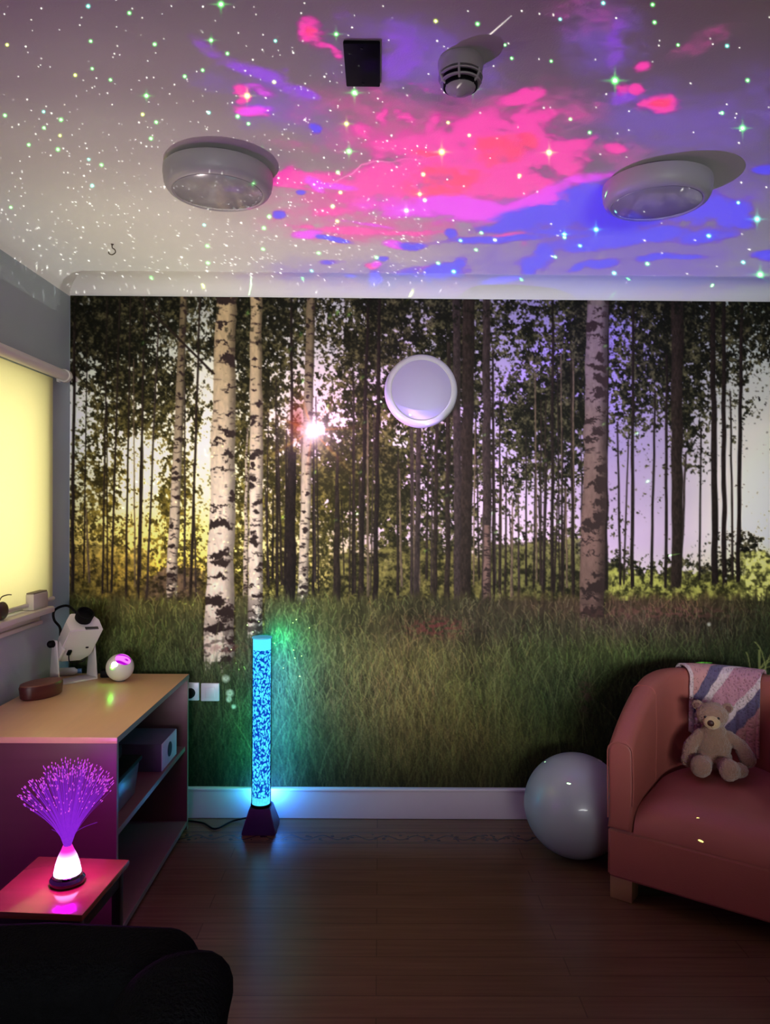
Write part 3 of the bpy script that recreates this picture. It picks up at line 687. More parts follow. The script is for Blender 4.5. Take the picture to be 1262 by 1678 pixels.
def floor_material():
    m, t, out = new_tree('brown_plank_floor')
    b = nd(t, 'ShaderNodeBsdfPrincipled', Roughness=.27); b.inputs['Specular IOR Level'].default_value = .45
    tc = nd(t, 'ShaderNodeTexCoord')
    br = nd(t, 'ShaderNodeTexBrick'); br.inputs['Scale'].default_value = 1.0
    br.inputs['Brick Width'].default_value = 1.2; br.inputs['Row Height'].default_value = .095; br.inputs['Mortar Size'].default_value = .0022
    br.inputs['Color1'].default_value = (*lin((124, 90, 66)), 1); br.inputs['Color2'].default_value = (*lin((115, 82, 60)), 1); br.inputs['Mortar'].default_value = (*lin((98, 69, 50)), 1)
    t.links.new(tc.outputs['Object'], br.inputs['Vector'])
    mp = nd(t, 'ShaderNodeMapping'); mp.inputs['Scale'].default_value = (3, 60, 1); t.links.new(tc.outputs['Object'], mp.inputs[0])
    nz = nd(t, 'ShaderNodeTexNoise', Scale=1.0, Detail=5.0); t.links.new(mp.outputs[0], nz.inputs['Vector'])
    mx = nd(t, 'ShaderNodeMix', data_type='RGBA', blend_type='MULTIPLY'); mx.inputs[0].default_value = .55
    t.links.new(br.outputs['Color'], mx.inputs[6]); t.links.new(nz.outputs[0], mx.inputs[7])
    # printed border strip that runs along the far wall
    sp = nd(t, 'ShaderNodeSeparateXYZ'); t.links.new(tc.outputs['Object'], sp.inputs[0]); x, y = sp.outputs[0], sp.outputs[1]
    def band(a, b_): return mth(t, 'MULTIPLY', mth(t, 'GREATER_THAN', y, a), mth(t, 'LESS_THAN', y, b_))
    Y1, Y2 = 3.175, 3.285
    s1 = mth(t, 'SINE', mth(t, 'MULTIPLY', x, 46.)); yc = mth(t, 'SUBTRACT', y, (Y1 + Y2) / 2)
    vine = mth(t, 'LESS_THAN', mth(t, 'ABSOLUTE', mth(t, 'SUBTRACT', yc, mth(t, 'MULTIPLY', s1, .020))), .005)
    cb = nd(t, 'ShaderNodeCombineXYZ'); t.links.new(mth(t, 'MULTIPLY', x, 1.), cb.inputs[0]); t.links.new(y, cb.inputs[1])
    vo = nd(t, 'ShaderNodeTexVoronoi', Scale=34.0); t.links.new(cb.outputs[0], vo.inputs['Vector'])
    leaf = mth(t, 'LESS_THAN', vo.outputs['Distance'], .30)
    inner = band(Y1 + .022, Y2 - .022)
    pat = mth(t, 'MULTIPLY', mth(t, 'MAXIMUM', vine, leaf), inner)
    lines = mth(t, 'MAXIMUM', mth(t, 'MAXIMUM', band(Y1, Y1 + .006), band(Y2 - .006, Y2)), mth(t, 'MAXIMUM', band(Y1 + .015, Y1 + .018), band(Y2 - .018, Y2 - .015)))
    k = mth(t, 'MULTIPLY', mth(t, 'MAXIMUM', pat, lines), .9)
    m2 = nd(t, 'ShaderNodeMix', data_type='RGBA'); t.links.new(k, m2.inputs[0]); t.links.new(mx.outputs[2], m2.inputs[6]); m2.inputs[7].default_value = (*lin((34, 24, 20)), 1)
    t.links.new(m2.outputs[2], b.inputs['Base Color']); t.links.new(b.outputs[0], out.inputs[0])
    return m

b = B(); box(b, ((XL + XR) / 2, (YB + DW) / 2, -.05), (XR - XL + .3, DW - YB + .3, .1)); struct('floor', b, floor_material())
b = B(); box(b, ((XL + XR) / 2, (YB + DW) / 2, HC + .05), (XR - XL + .3, DW - YB + .3, .1)); struct('ceiling', b, ceil_m)
b = B(); box(b, ((XL + XR) / 2, DW + .05, HC / 2), (XR - XL + .3, .1, HC)); struct('wall_back', b, white_wall)
b = B(); box(b, (XR + .05, (YB + DW) / 2, HC / 2), (.1, DW - YB, HC)); struct('wall_right', b, white_wall)
b = B(); box(b, ((XL + XR) / 2, YB - .05, HC / 2), (XR - XL + .3, .1, HC)); struct('wall_front', b, white_wall)
# left wall with its window opening
WY0, WY1, WZ0, WZ1 = 2.10, 3.17, 1.04, 1.97
b = B()
for (y0, y1, z0, z1) in ((YB, WY0, 0, HC), (WY1, DW, 0, HC), (WY0, WY1, 0, WZ0), (WY0, WY1, WZ1, HC)):
    box(b, (XL - .08, (y0 + y1) / 2, (z0 + z1) / 2), (.16, y1 - y0, z1 - z0))
struct('wall_left', b, white_wall)
# cove between walls and ceiling
def cove(name, axis):
    b = B(); n = 9; prof = [(0, -.087)] + [(.10 - .10 * math.cos(a) * .985, -.002 - .085 * (1 - math.sin(a))) for a in np.linspace(.06, PI / 2 - .02, n)] + [(.105, 0), (0, 0)]
    if axis == 'x': ends = [(XL, XR)]
    rows = []
    for e in (0, 1):
        rr = []
        for (o, z) in prof:
            if axis == 'x': x = (XL + o if e == 0 else XR); rr.append(b.verts.new((x, DW - o, HC + z)))
            else: y = (DW - o if e == 0 else YB); rr.append(b.verts.new((XL + o, y, HC + z)))
        rows.append(rr)
    k = len(prof)
    for i in range(k): b.faces.new((rows[0][i], rows[0][(i + 1) % k], rows[1][(i + 1) % k], rows[1][i]))
    b.faces.new(rows[0]); b.faces.new(rows[1][::-1])
    o = struct(name, b, ceil_m, smooth=True); return o
cove('trim_1', 'x'); cove('trim_2', 'y')
def baseboard(name, c, s, axis):
    b = B(); box(b, c, s, bev=.004)
    if axis == 'x': box(b, (c[0], c[1] - s[1] / 2 + .002, .134), (s[0], .010, .012), bev=.003)
    struct(name, b, trim_m)
baseboard('baseboard_back', ((XL + XR) / 2, DW - .012, .0705), (XR - XL, .024, .141), 'x')
baseboard('baseboard_left', (XL + .009, (YB + DW) / 2 - .02, .0705), (.018, DW - YB - .04, .141), 'y')

# window: glass, frame, sill, blind --------------------------------------
glow, t_, out_ = new_tree('daylit_frosted_glass'); em_ = nd(t_, 'ShaderNodeEmission', Strength=WIN_STR); out2 = out_
nz_ = nd(t_, 'ShaderNodeTexNoise', Scale=1.5); cr_ = nd(t_, 'ShaderNodeValToRGB')
cr_.color_ramp.elements[0].color = (1, .93, .62, 1); cr_.color_ramp.elements[1].color = (1, .97, .74, 1)
t_.links.new(nz_.outputs[0], cr_.inputs[0]); t_.links.new(cr_.outputs[0], em_.inputs[0]); t_.links.new(em_.outputs[0], out2.inputs[0])
b = B(); box(b, (XL - .150, (WY0 + WY1) / 2, (WZ0 + WZ1) / 2), (.008, WY1 - WY0 - .04, WZ1 - WZ0 - .04)); wn = struct('window_1', b, glow)
b = B(); w = .045
for (y0, y1, z0, z1) in ((WY0, WY1, WZ0, WZ0 + w), (WY0, WY1, WZ1 - w, WZ1), (WY0, WY0 + w, WZ0, WZ1), (WY1 - w, WY1, WZ0, WZ1)):
    box(b, (XL - .130, (y0 + y1) / 2, (z0 + z1) / 2), (.05, y1 - y0, z1 - z0), bev=.004)
obj('window_frame', b, sill_m, wn)
b = B()
box(b, (XL + .025, 2.57, 1.004), (.100, 1.12, .026), bev=.008); box(b, (XL + .006, 2.57, .975), (.022, 1.10, .034), bev=.006)
box(b, (XL + .010, 2.57, .950), (.034, 1.11, .018), bev=.006)
obj('window_sill', b, sill_m, wn)

blind_m, t_, out_ = new_tree('yellow_blind_cloth')
df = nd(t_, 'ShaderNodeBsdfDiffuse'); tl = nd(t_, 'ShaderNodeBsdfTranslucent'); mxs = nd(t_, 'ShaderNodeMixShader'); mxs.inputs[0].default_value = .62
nz_ = nd(t_, 'ShaderNodeTexNoise', Scale=140.0); tcn = nd(t_, 'ShaderNodeTexCoord'); t_.links.new(tcn.outputs['Object'], nz_.inputs['Vector'])
mxc = nd(t_, 'ShaderNodeMix', data_type='RGBA'); mxc.inputs[6].default_value = (.86, .80, .42, 1); mxc.inputs[7].default_value = (.90, .84, .47, 1)
t_.links.new(nz_.outputs[0], mxc.inputs[0])
for s_ in (df, tl): t_.links.new(mxc.outputs[2], s_.inputs[0])
t_.links.new(df.outputs[0], mxs.inputs[1]); t_.links.new(tl.outputs[0], mxs.inputs[2]); t_.links.new(mxs.outputs[0], out_.inputs[0])
bl = thing('roller_blind', 'yellow backlit roller blind pulled down over the window', 'blind', (XL + .02, 2.22, 1.99))
BX = XL + .022
b = B(); n = 30
g0 = [[b.verts.new((BX - (XL + .02) + .0012 * math.sin(i * .9) * (k > 0), -.20 + 1.2 * i / n, -.005 - .945 * k)) for k in range(2)] for i in range(n + 1)]
for i in range(n): b.faces.new((g0[i][0], g0[i + 1][0], g0[i + 1][1], g0[i][1]))
o = obj('blind_cloth', b, blind_m, bl)
b = B(); tube(b, [(.022, -.20, .018), (.022, 1.06, .018)], .023, 20); obj('roller', b, sill_m, bl)
b = B(); tube(b, [(.022, 1.062, .018), (.022, 1.085, .018)], .029, 24); box(b, (-.004, 1.073, .02), (.014, .02, .06), bev=.003); obj('bracket', b, mat('bracket_plastic', (205, 200, 190), .4), bl)
b = B(); tube(b, [(.006, -.20, -.953), (.006, 1.0, -.953)], .009, 12); obj('bottom_bar', b, sill_m, bl)
p = at_x(66, 976, XL + .05)
sl = thing('sill_box', 'small white open-topped box standing on the window sill end', 'box', (p.x - .025, p.y, 1.0175))
b = B(); box(b, (.003, 0, .032), (.052, .13, .064), bev=.004); obj('carton', b, mat('white_card', (196, 188, 170), .7), sl)
b = B(); box(b, (.003, .0, .066), (.046, .122, .006), bev=.002); obj('rim', b, mat('grey_card_edge', (120, 108, 92), .7), sl)
p = at_x(2, 988, XL + .045)
dk = thing('dark_ornament', 'round dark brown ornament with a twig on the window sill', 'ornament', (XL + .052, p.y - .01, 1.0175))
b = B(); sph(b, (0, 0, .034), (.016, .040, .034)); obj('ball', b, mat('dark_brown_glaze', (62, 38, 28), .35), dk)
b = B(); tube(b, spline([(0, -.02, .07), (.0, .0, .085), (.0, .04, .088), (0, .07, .085)]), .0022, 6); obj('twig', b, mat('twig_bark', (70, 48, 30), .8), dk)

# fittings ---------------------------------------------------------------
lamp_w = mat('white_lamp_housing', (176, 174, 174), .45, var=.03)
def opal_mat():
    m = mat('opal_diffuser', (168, 168, 172), .16, var=.02, spec=.7, coat=.6)
    return m
opal = opal_mat(); shadow_gap = mat('shadow_gap_plate', (28, 26, 28), .8)  # near-black plate colour paints in the shadow gap under the ceiling
def round_light(name, label, M, loc, opal=opal):
    t = thing(name, label, 'lamp', loc)
    t.rotation_euler = M
    b = B(); lathe(b, [(0, 0), (.135, 0), (.135, .013), (0, .013)], 56); obj('mounting_plate', b, shadow_gap, t)
    b = B(); lathe(b, [(.0, .012), (.160, .012), (.166, .016), (.167, .030), (.163, .058), (.156, .071), (.146, .078), (.140, .079), (.136, .076), (.0, .070)], 72); obj('housing', b, lamp_w, t)
    b = B(); lathe(b, [(.1365, .073), (.134, .078), (.118, .083), (.08, .089), (.04, .092), (.0, .093)], 72); obj('diffuser', b, opal, t)
    return t
G = 'round flush lights'
cl = at_z(353, 273, HC); l1 = round_light('flush_light', 'round white ceiling light left of the black plate', (PI, 0, 0), (-.505, 2.315, HC))
l2 = round_light('flush_light', 'round white ceiling light on the right casting an oval shadow', (PI, 0, 0), (.872, 2.365, HC))
p = at_y(690, 641, DW - .04)
l3 = round_light('flush_light', 'round white wall light in the middle of the forest mural', (PI / 2, 0, 0), (p.x, DW - .004, p.z), mat('soft_opal_diffuser', (150, 142, 168), .5, var=.02))
for o in (l1, l2, l3): o['group'] = G
# black plate
c1 = at_z(594, 103, HC)
t = thing('ceiling_plate', 'black rectangular cover plate on the ceiling beside the smoke detector', 'plate', (c1.x, c1.y, HC))
blk = mat('black_plastic', (8, 8, 9), .55, var=.1, spec=.12)
b = B(); box(b, (0, 0, -.0045), (.083, .172, .009), bev=.003); obj('plate', b, blk, t)
scr = mat('dull_screw', (40, 40, 42), .4, metal=.6)
for y in (-.07, .07):
    b = B(); lathe(b, [(0, -.0105), (.003, -.0105), (.003, -.008), (0, -.008)], 12, Matrix.Translation((.0, y, 0))); obj('screw', b, scr, t)
# smoke detector
p = at_z(752, 100, HC); t = thing('smoke_detector', 'round white smoke detector with slotted cage on the ceiling', 'smoke detector', (.182, 1.745, HC), 0)
S = Matrix.Rotation(PI, 4, 'X'); sd = mat('detector_plastic', (190, 184, 180), .5, var=.04)
b = B(); lathe(b, [(0, 0), (.050, 0), (.053, .004), (.053, .012), (.050, .034), (.0, .034)], 48, S); obj('base', b, sd, t)
b = B(); lathe(b, [(0, .033), (.040, .033), (.040, .064), (0, .064)], 40, S); obj('dark_chamber', b, blk, t)
b = B(); lathe(b, [(.0465, .040), (.0515, .040), (.0515, .0435), (.0465, .0435), (.0465, .040)], 48, S)
lathe(b, [(.040, .052), (.0475, .052), (.0465, .0555), (.039, .0555), (.040, .052)], 48, S)
for k in range(6):
    a = k * PI / 3 + .35
    tube(b, [(.051 * math.cos(a), .051 * math.sin(a), -.034), (.052 * math.cos(a), .052 * math.sin(a), -.042), (.045 * math.cos(a), .045 * math.sin(a), -.055), (.033 * math.cos(a), .033 * math.sin(a), -.064)], .0028, 6)
obj('cage', b, sd, t)
b = B(); lathe(b, [(0, .062), (.036, .062), (.034, .068), (.026, .073), (.014, .076), (.010, .080), (.0, .082)], 40, S); obj('nose_cap', b, sd, t)
# hook
p = at_z(184, 400, HC); t = thing('ceiling_hook', 'small dark metal cup hook screwed in the ceiling', 'hook', (p.x, p.y, HC))
b = B(); tube(b, spline([(0, 0, .004), (0, 0, -.014), (.010, 0, -.022), (.012, 0, -.034), (0, 0, -.042), (-.013, 0, -.038), (-.014, 0, -.030)], 8), .0022, 8)
lathe(b, [(0, 0), (.006, 0), (.005, -.003), (0, -.003)], 16); obj('hook_wire', b, mat('dark_brass', (96, 84, 70), .4, metal=.7), t)
# sockets
plate_m = mat('white_socket_plastic', (208, 204, 220), .35, var=.02)
def socket(px, py, w, label, dark):
    p = at_y(px, py, DW)
    t = thing('wall_socket', label, 'socket', (p.x, DW - .005, p.z), 0, None)
    b = B(); box(b, (0, -.006, 0), (w, .012, .083), bev=.004); obj('socket_plate', b, plate_m, t)
    if dark:
        b = B(); lathe(b, [(0, .0), (.023, .0), (.022, .020), (.018, .026), (0, .028)], 28, Matrix.Translation((-.004, -.010, -.006)) @ Matrix.Rotation(PI / 2, 4, 'X')); obj('black_plug', b, blk, t)
    else:
        b = B()
        for (x, z, w_, h_) in ((0, .014, .005, .011), (-.013, -.008, .009, .005), (.013, -.008, .009, .005)): box(b, (x, -.0122, z), (w_, .002, h_))
        obj('pin_slots', b, mat('slot_shadow_grey', (70, 66, 80), .6), t)
        b = B(); box(b, (0, -.0125, -.001), (.045, .004, .050), bev=.002)
        obj('face_insert', b, plate_m, t)
    return t
socket(345.5, 1133, .084, 'white wall socket on the mural, right one of the pair', False)
socket(315, 1132, .070, 'white wall socket half hidden by the beech unit with black plug', True)
# ------------------------------------------------------------------ beech unit along the left wall
beech = mat('beech_laminate_lit', (248, 202, 150), .30, var=.06, scale=40, bump=.02)  # same beech as the sides, lightened to paint in light from above
beech_shade = mat('beech_laminate_shaded', (112, 70, 72), .45, var=.08, scale=30)  # same beech, darkened for shade and tinted towards the fibre lamp's magenta
def grain(m, sc=(2, 40, 40)):
    t = m.node_tree; nz = [n for n in t.nodes if n.type == 'TEX_NOISE'][0]; tc = [n for n in t.nodes if n.type == 'TEX_COORD'][0]
    mp = nd(t, 'ShaderNodeMapping'); mp.inputs['Scale'].default_value = sc; t.links.new(tc.outputs['Object'], mp.inputs[0]); t.links.new(mp.outputs[0], nz.inputs['Vector']); nz.inputs['Scale'].default_value = 1.2
grain(beech, (40, 3, 40)); grain(beech_shade)
edge = mat('grey_edge_band', (128, 118, 104), .35, var=.05)
UX0, UX1, UY0, UY1, UZ = XL + .022, -.845, 2.41, 3.32, .690
ut = thing('open_shelf_unit', 'beech open-fronted shelf unit against the left wall below the window', 'shelf unit', ((UX0 + UX1) / 2, (UY0 + UY1) / 2, 0))
uc = Vector(ut.location)
def ubox(name, x0, x1, y0, y1, z0, z1, m, edged=True):
    b = B(); box(b, (((x0 + x1) / 2) - uc.x, ((y0 + y1) / 2) - uc.y, (z0 + z1) / 2), (x1 - x0, y1 - y0, z1 - z0), bev=.0012)
    o = obj(name, b, m, ut)
    if edged:
        b = B(); box(b, (x1 + .0006 - uc.x, ((y0 + y1) / 2) - uc.y, (z0 + z1) / 2), (.0016, y1 - y0 - .001, z1 - z0 - .001)); obj('edge_band', b, edge, o)
T = .018
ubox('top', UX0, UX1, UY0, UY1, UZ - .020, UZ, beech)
ubox('end_panel', UX0, UX1 - .002, UY0 + .001, UY0 + T, .0, UZ - .020, beech_shade)
ubox('end_panel', UX0, UX1 - .002, UY1 - T, UY1 - .001, .0, UZ - .020, beech_shade)
ubox('shelf', UX0 + .008, UX1 - .012, UY0 + T, UY1 - T, .352, .372, beech_shade)
ubox('bottom_panel', UX0 + .008, UX1 - .004, UY0 + T, UY1 - T, .018, .038, beech_shade)
ubox('back_panel', UX0, UX0 + .007, UY0 + T, UY1 - T, .018, UZ - .020, beech_shade, False)

# on the shelf
SZ = .372
cx0, cx1 = -1.13, -.868
t = thing('archive_box', 'white-fronted box with a round dark emblem on the upper shelf', 'box', ((cx0 + cx1) / 2, 3.09, SZ))
b = B(); box(b, (0, 0, .056), (cx1 - cx0, .215, .112), bev=.003); obj('carton', b, mat('purple_grey_card', (92, 84, 108), .6), t)
b = B(); box(b, ((cx1 - cx0) / 2 + .001, 0, .056), (.004, .211, .108), bev=.001); fp = obj('front_face', b, mat('white_card_front', (208, 214, 228), .45), t)
b = B(); lathe(b, [(0, 0), (.030, 0), (.030, .0015), (0, .0015)], 36, Matrix.Translation(((cx1 - cx0) / 2 + .003, .0, .058)) @ Matrix.Rotation(PI / 2, 4, 'Y')); obj('round_emblem', b, mat('navy_ink', (38, 44, 70), .5), fp)
t = thing('storage_tub', 'clear bluish plastic tub with a dark lid on the upper shelf', 'tub', (-1.02, 2.615, SZ))
b = B(); vs = box(b, (0, 0, .062), (.27, .31, .124), bev=.010, seg=3)
for v in vs: k = .90 + .10 * v.co.z / .124; v.co.x *= k; v.co.y *= k
obj('tub_body', b, mat('bluish_translucent_plastic', (84, 104, 132), .28, var=.3, scale=14, coat=.4), t)
b = B(); box(b, (0, 0, .132), (.285, .325, .018), bev=.006); obj('lid', b, blk, t)
b = B(); box(b, (-.02, 0, .168), (.20, .26, .052), bev=.012); obj('folded_cover', b, mat('black_cloth', (18, 17, 20), .8, bump=.3), t)

# oval wooden box by the wall
p = at_z(57, 1146, UZ)
t = thing('oval_box', 'small oval dark red-brown box at the left end of the beech unit', 'box', (-1.322, 2.925, UZ), math.radians(64))
ov = Matrix.Diagonal((1, .60, 1, 1))
b = B(); lathe(b, [(0, 0), (.080, 0), (.088, .006), (.093, .045), (.090, .052), (.0, .052)], 56, ov); obj('box_body', b, mat('oxblood_wood', (86, 34, 34), .4, var=.15, scale=14), t)
b = B(); lathe(b, [(0, .051), (.090, .051), (.089, .056), (.080, .058), (0, .058)], 56, ov); obj('lid', b, mat('worn_brown_lid', (128, 84, 66), .5, var=.15, scale=20), t)

# effects projector in its yoke ------------------------------------------
pw = mat('white_painted_steel', (216, 208, 206), .4, var=.03)
PX, PY = -1.300, 3.180
t = thing('effects_projector', 'white optical effects projector tilted upwards in a steel yoke', 'projector', (PX, PY, UZ), math.radians(50))
yk = B()
box(yk, (0, 0, .004), (.168, .085, .008), bev=.002)
for s in (-1, 1):
    vs = box(yk, (s * .083, 0, .092), (.007, .085, .184), bev=.002)
    for v in vs: v.co.y *= 1.0 - .62 * max(0, v.co.z) / .19
obj('yoke', yk, pw, t)
PIV = Vector((0, -.005, .170)); ax = math.radians(40)          # lean of the case away from upright
body = B(); W, Tk, L = .140, .098, .205
sec = []
oct_ = [(-W / 2, -Tk / 2), (W / 2, -Tk / 2), (W / 2 + .0, Tk * .10), (W * .30, Tk / 2), (-W * .30, Tk / 2), (-W / 2, Tk * .10)]
for (z, k, kt) in ((-.085, .62, .75), (-.045, .90, 1.), (-.03, 1., 1.), (.120, 1., 1.)):
    sec.append([body.verts.new((x * k, y * kt, z)) for x, y in oct_])
for a, b_ in zip(sec, sec[1:]):
    for i in range(6): body.faces.new((a[i], a[(i + 1) % 6], b_[(i + 1) % 6], b_[i]))
body.faces.new(sec[0][::-1]); body.faces.new(sec[-1])
bmesh.ops.bevel(body, geom=body.edges[:], offset=.003, segments=2, affect='EDGES')
MB_ = Matrix.Translation(PIV) @ Matrix.Rotation(ax, 4, 'X') @ Matrix.Rotation(math.radians(-6), 4, 'Z')
bmesh.ops.transform(body, matrix=MB_, verts=body.verts)
case = obj('case', body, pw, t, angle=30)
b = B(); lathe(b, [(.0, .118), (.024, .118), (.024, .128), (.034, .130), (.036, .166), (.031, .168), (.029, .150), (0, .148)], 36, MB_ @ Matrix.Translation((-.005, .006, 0))); obj('lens_barrel', b, blk, case)
b = B(); box(b, (.022, -.040, .1215), (.056, .014, .003), bev=.001); bmesh.ops.transform(b, matrix=MB_, verts=b.verts); obj('rating_label', b, mat('dark_label', (52, 50, 52), .4, var=.5, scale=200), case)
b = B(); box(b, (-.034, -Tk / 2 - .004, -.010), (.016, .010, .026), bev=.002); bmesh.ops.transform(b, matrix=MB_, verts=b.verts); obj('power_inlet', b, blk, case)
b = B(); box(b, (.036, -Tk / 2 - .001, .012), (.012, .004, .007), bev=.001); bmesh.ops.transform(b, matrix=MB_, verts=b.verts); obj('rocker_switch', b, blk, case)
b = B(); w0 = MB_ @ Vector((-.034, -Tk / 2 - .008, -.02)); tube(b, spline([w0, w0 + Vector((.004, -.004, -.03)), (-.01, -.06, .09), (.035, -.02, .085), (.088, .03, .105), (.11, .05, .05), (.115, .01, .006)], 8), .0026, 8); obj('power_lead', b, blk, t)
for s in (-1, 1):
    b = B(); lathe(b, [(0, 0), (.012, 0), (.015, .004), (.015, .020), (.010, .026), (0, .026)], 20, Matrix.Translation((s * .086, 0, .170)) @ Matrix.Rotation(s * PI / 2, 4, 'Y')); obj('tilt_knob', b, blk, t)
b = B(); box(b, (-.066, -.035, -.018), (.012, .05, .07), bev=.002); bmesh.ops.transform(b, matrix=MB_, verts=b.verts); obj('side_bracket', b, pw, case)
b = B(); c0 = MB_ @ Vector((-.066, .01, .03)); c1_ = MB_ @ Vector((-.02, .045, .125))
RZ_ = rz(-math.radians(50)); wl = lambda x, y, Y: RZ_ @ (at_y(x, y, Y) - Vector(t.location)); tube(b, spline([c0, wl(98, 1028, 3.16), wl(89, 1016, 3.18), wl(88, 1003, 3.20), wl(97, 995, 3.22), wl(112, 993, 3.23), c1_], 10), .0055, 10); obj('cable_loop', b, blk, t)
# little things behind it
p = at_z(172, 1106, UZ)
t = thing('power_adapter', 'black power adapter lying behind the white effects projector', 'adapter', (-1.17, 3.262, UZ), .2)
b = B(); box(b, (0, 0, .016), (.085, .050, .032), bev=.006); obj('case', b, blk, t)
t = thing('small_bottle', 'small white and blue bottle lying inside the projector yoke', 'bottle', (-1.365, 3.278, UZ + .0175), .25)
b = B(); lathe(b, [(0, -.04), (.015, -.04), (.017, -.036), (.017, .025), (.009, .036), (.009, .042), (0, .042)], 24, Matrix.Rotation(PI / 2, 4, 'Y')); obj('bottle_body', b, mat('white_bottle', (205, 205, 210), .4), t)
b = B(); lathe(b, [(0, .04), (.011, .04), (.011, .056), (0, .056)], 20, Matrix.Rotation(PI / 2, 4, 'Y')); obj('cap', b, mat('blue_cap', (70, 110, 160), .4), t)

build_ball_projector()

# ------------------------------------------------------------------ side table and fibre optic lamp
TZ = .450
tc_ = (-.836, 1.952)
t = thing('side_table', 'small reddish-brown wooden side table in front of the beech unit', 'table', (tc_[0], tc_[1], 0), math.radians(-4))
tm = mat('cherry_varnish', (150, 78, 58), .18, var=.12, scale=10, coat=.3); grain(tm, (3, 40, 20)); dkw = mat('dark_table_frame', (30, 20, 20), .45)
b = B(); box(b, (0, 0, TZ - .009), (.265, .285, .018), bev=.004); obj('table_top', b, tm, t)
b = B()
for s in (-1, 1): box(b, (0, s * .120, TZ - .040), (.225, .016, .044), bev=.002); box(b, (s * .110, 0, TZ - .040), (.016, .240, .044), bev=.002)
obj('apron', b, dkw, t)
for sx in (-1, 1):
    for sy in (-1, 1):
        b = B(); vs = box(b, (sx * .108, sy * .118, (TZ - .018) / 2), (.024, .024, TZ - .018), bev=.002); obj('leg', b, dkw, t)
t['label'] = 'small reddish-brown wooden side table under the glowing fibre lamp'

FL = Vector((-.814, 1.955, TZ))
t = thing('fibre_optic_lamp', 'glowing pink and violet fibre optic lamp with a fan of strands', 'lamp', FL)
b = B(); lathe(b, [(0, 0), (.036, 0), (.043, .004), (.044, .012), (.038, .019), (.034, .021), (0, .021)], 48); obj('base', b, mat('black_gloss_base', (30, 24, 34), .15, coat=.6), t)
b = B(); lathe(b, [(.0345, .019), (.0375, .021), (.0365, .026), (.0345, .027), (.0345, .019)], 48); obj('chrome_ring', b, mat('chrome', (200, 190, 200), .12, metal=1.), t)
m, tr, out = new_tree('glowing_cone_glass')
g_ = nd(tr, 'ShaderNodeTexGradient'); tcg = nd(tr, 'ShaderNodeTexCoord'); spg = nd(tr, 'ShaderNodeSeparateXYZ'); tr.links.new(tcg.outputs['Object'], spg.inputs[0])
crg = nd(tr, 'ShaderNodeValToRGB'); e = crg.color_ramp.elements
e[0].position = .0; e[0].color = (1, .45, 1, 1); e[1].position = 1.; e[1].color = (.75, .02, .50, 1); x_ = crg.color_ramp.elements.new(.62); x_.color = (1, .30, .95, 1); x_ = crg.color_ramp.elements.new(.80); x_.color = (.85, .03, .6, 1)
tr.links.new(mth(tr, 'MULTIPLY', mth(tr, 'SUBTRACT', spg.outputs[2], .02), 1 / .085), crg.inputs[0])
crs = nd(tr, 'ShaderNodeMapRange'); crs.inputs['From Min'].default_value = .05; crs.inputs['From Max'].default_value = .085; crs.inputs['To Min'].default_value = 9.; crs.inputs['To Max'].default_value = 1.2
tr.links.new(spg.outputs[2], crs.inputs[0]); emg = nd(tr, 'ShaderNodeEmission'); tr.links.new(crg.outputs[0], emg.inputs[0]); tr.links.new(crs.outputs[0], emg.inputs[1]); tr.links.new(emg.outputs[0], out.inputs[0])
b = B(); lathe(b, [(0, .021), (.033, .022), (.034, .030), (.030, .050), (.024, .070), (.016, .088), (.012, .098), (.0, .099)], 48); obj('glass_cone', b, m, t)
m, tr, out = new_tree('violet_fibre'); emv = nd(tr, 'ShaderNodeEmission'); tp = nd(tr, 'ShaderNodeBsdfTransparent'); mxf = nd(tr, 'ShaderNodeMixShader'); mxf.inputs[0].default_value = .22
nzv = nd(tr, 'ShaderNodeTexNoise', Scale=30.0); crv = nd(tr, 'ShaderNodeValToRGB'); crv.color_ramp.elements[0].color = (.20, .01, .85, 1); crv.color_ramp.elements[1].color = (.5, .04, 1., 1)
tr.links.new(nzv.outputs[0], crv.inputs[0]); tr.links.new(crv.outputs[0], emv.inputs[0]); emv.inputs[1].default_value = FIB
tr.links.new(emv.outputs[0], mxf.inputs[2]); tr.links.new(tp.outputs[0], mxf.inputs[1]); tr.links.new(mxf.outputs[0], out.inputs[0])
m_t, tr, out = new_tree('pink_fibre_tip'); emt = nd(tr, 'ShaderNodeEmission'); nzt = nd(tr, 'ShaderNodeTexNoise', Scale=60.0); crt = nd(tr, 'ShaderNodeValToRGB')
crt.color_ramp.elements[0].color = (.35, .03, .85, 1); crt.color_ramp.elements[0].position = .35; crt.color_ramp.elements[1].color = (1., .12, .75, 1); crt.color_ramp.elements[1].position = .65
tr.links.new(nzt.outputs[0], crt.inputs[0]); tr.links.new(crt.outputs[0], emt.inputs[0]); emt.inputs[1].default_value = 1.0; tr.links.new(emt.outputs[0], out.inputs[0])
fb, tb = B(), B()
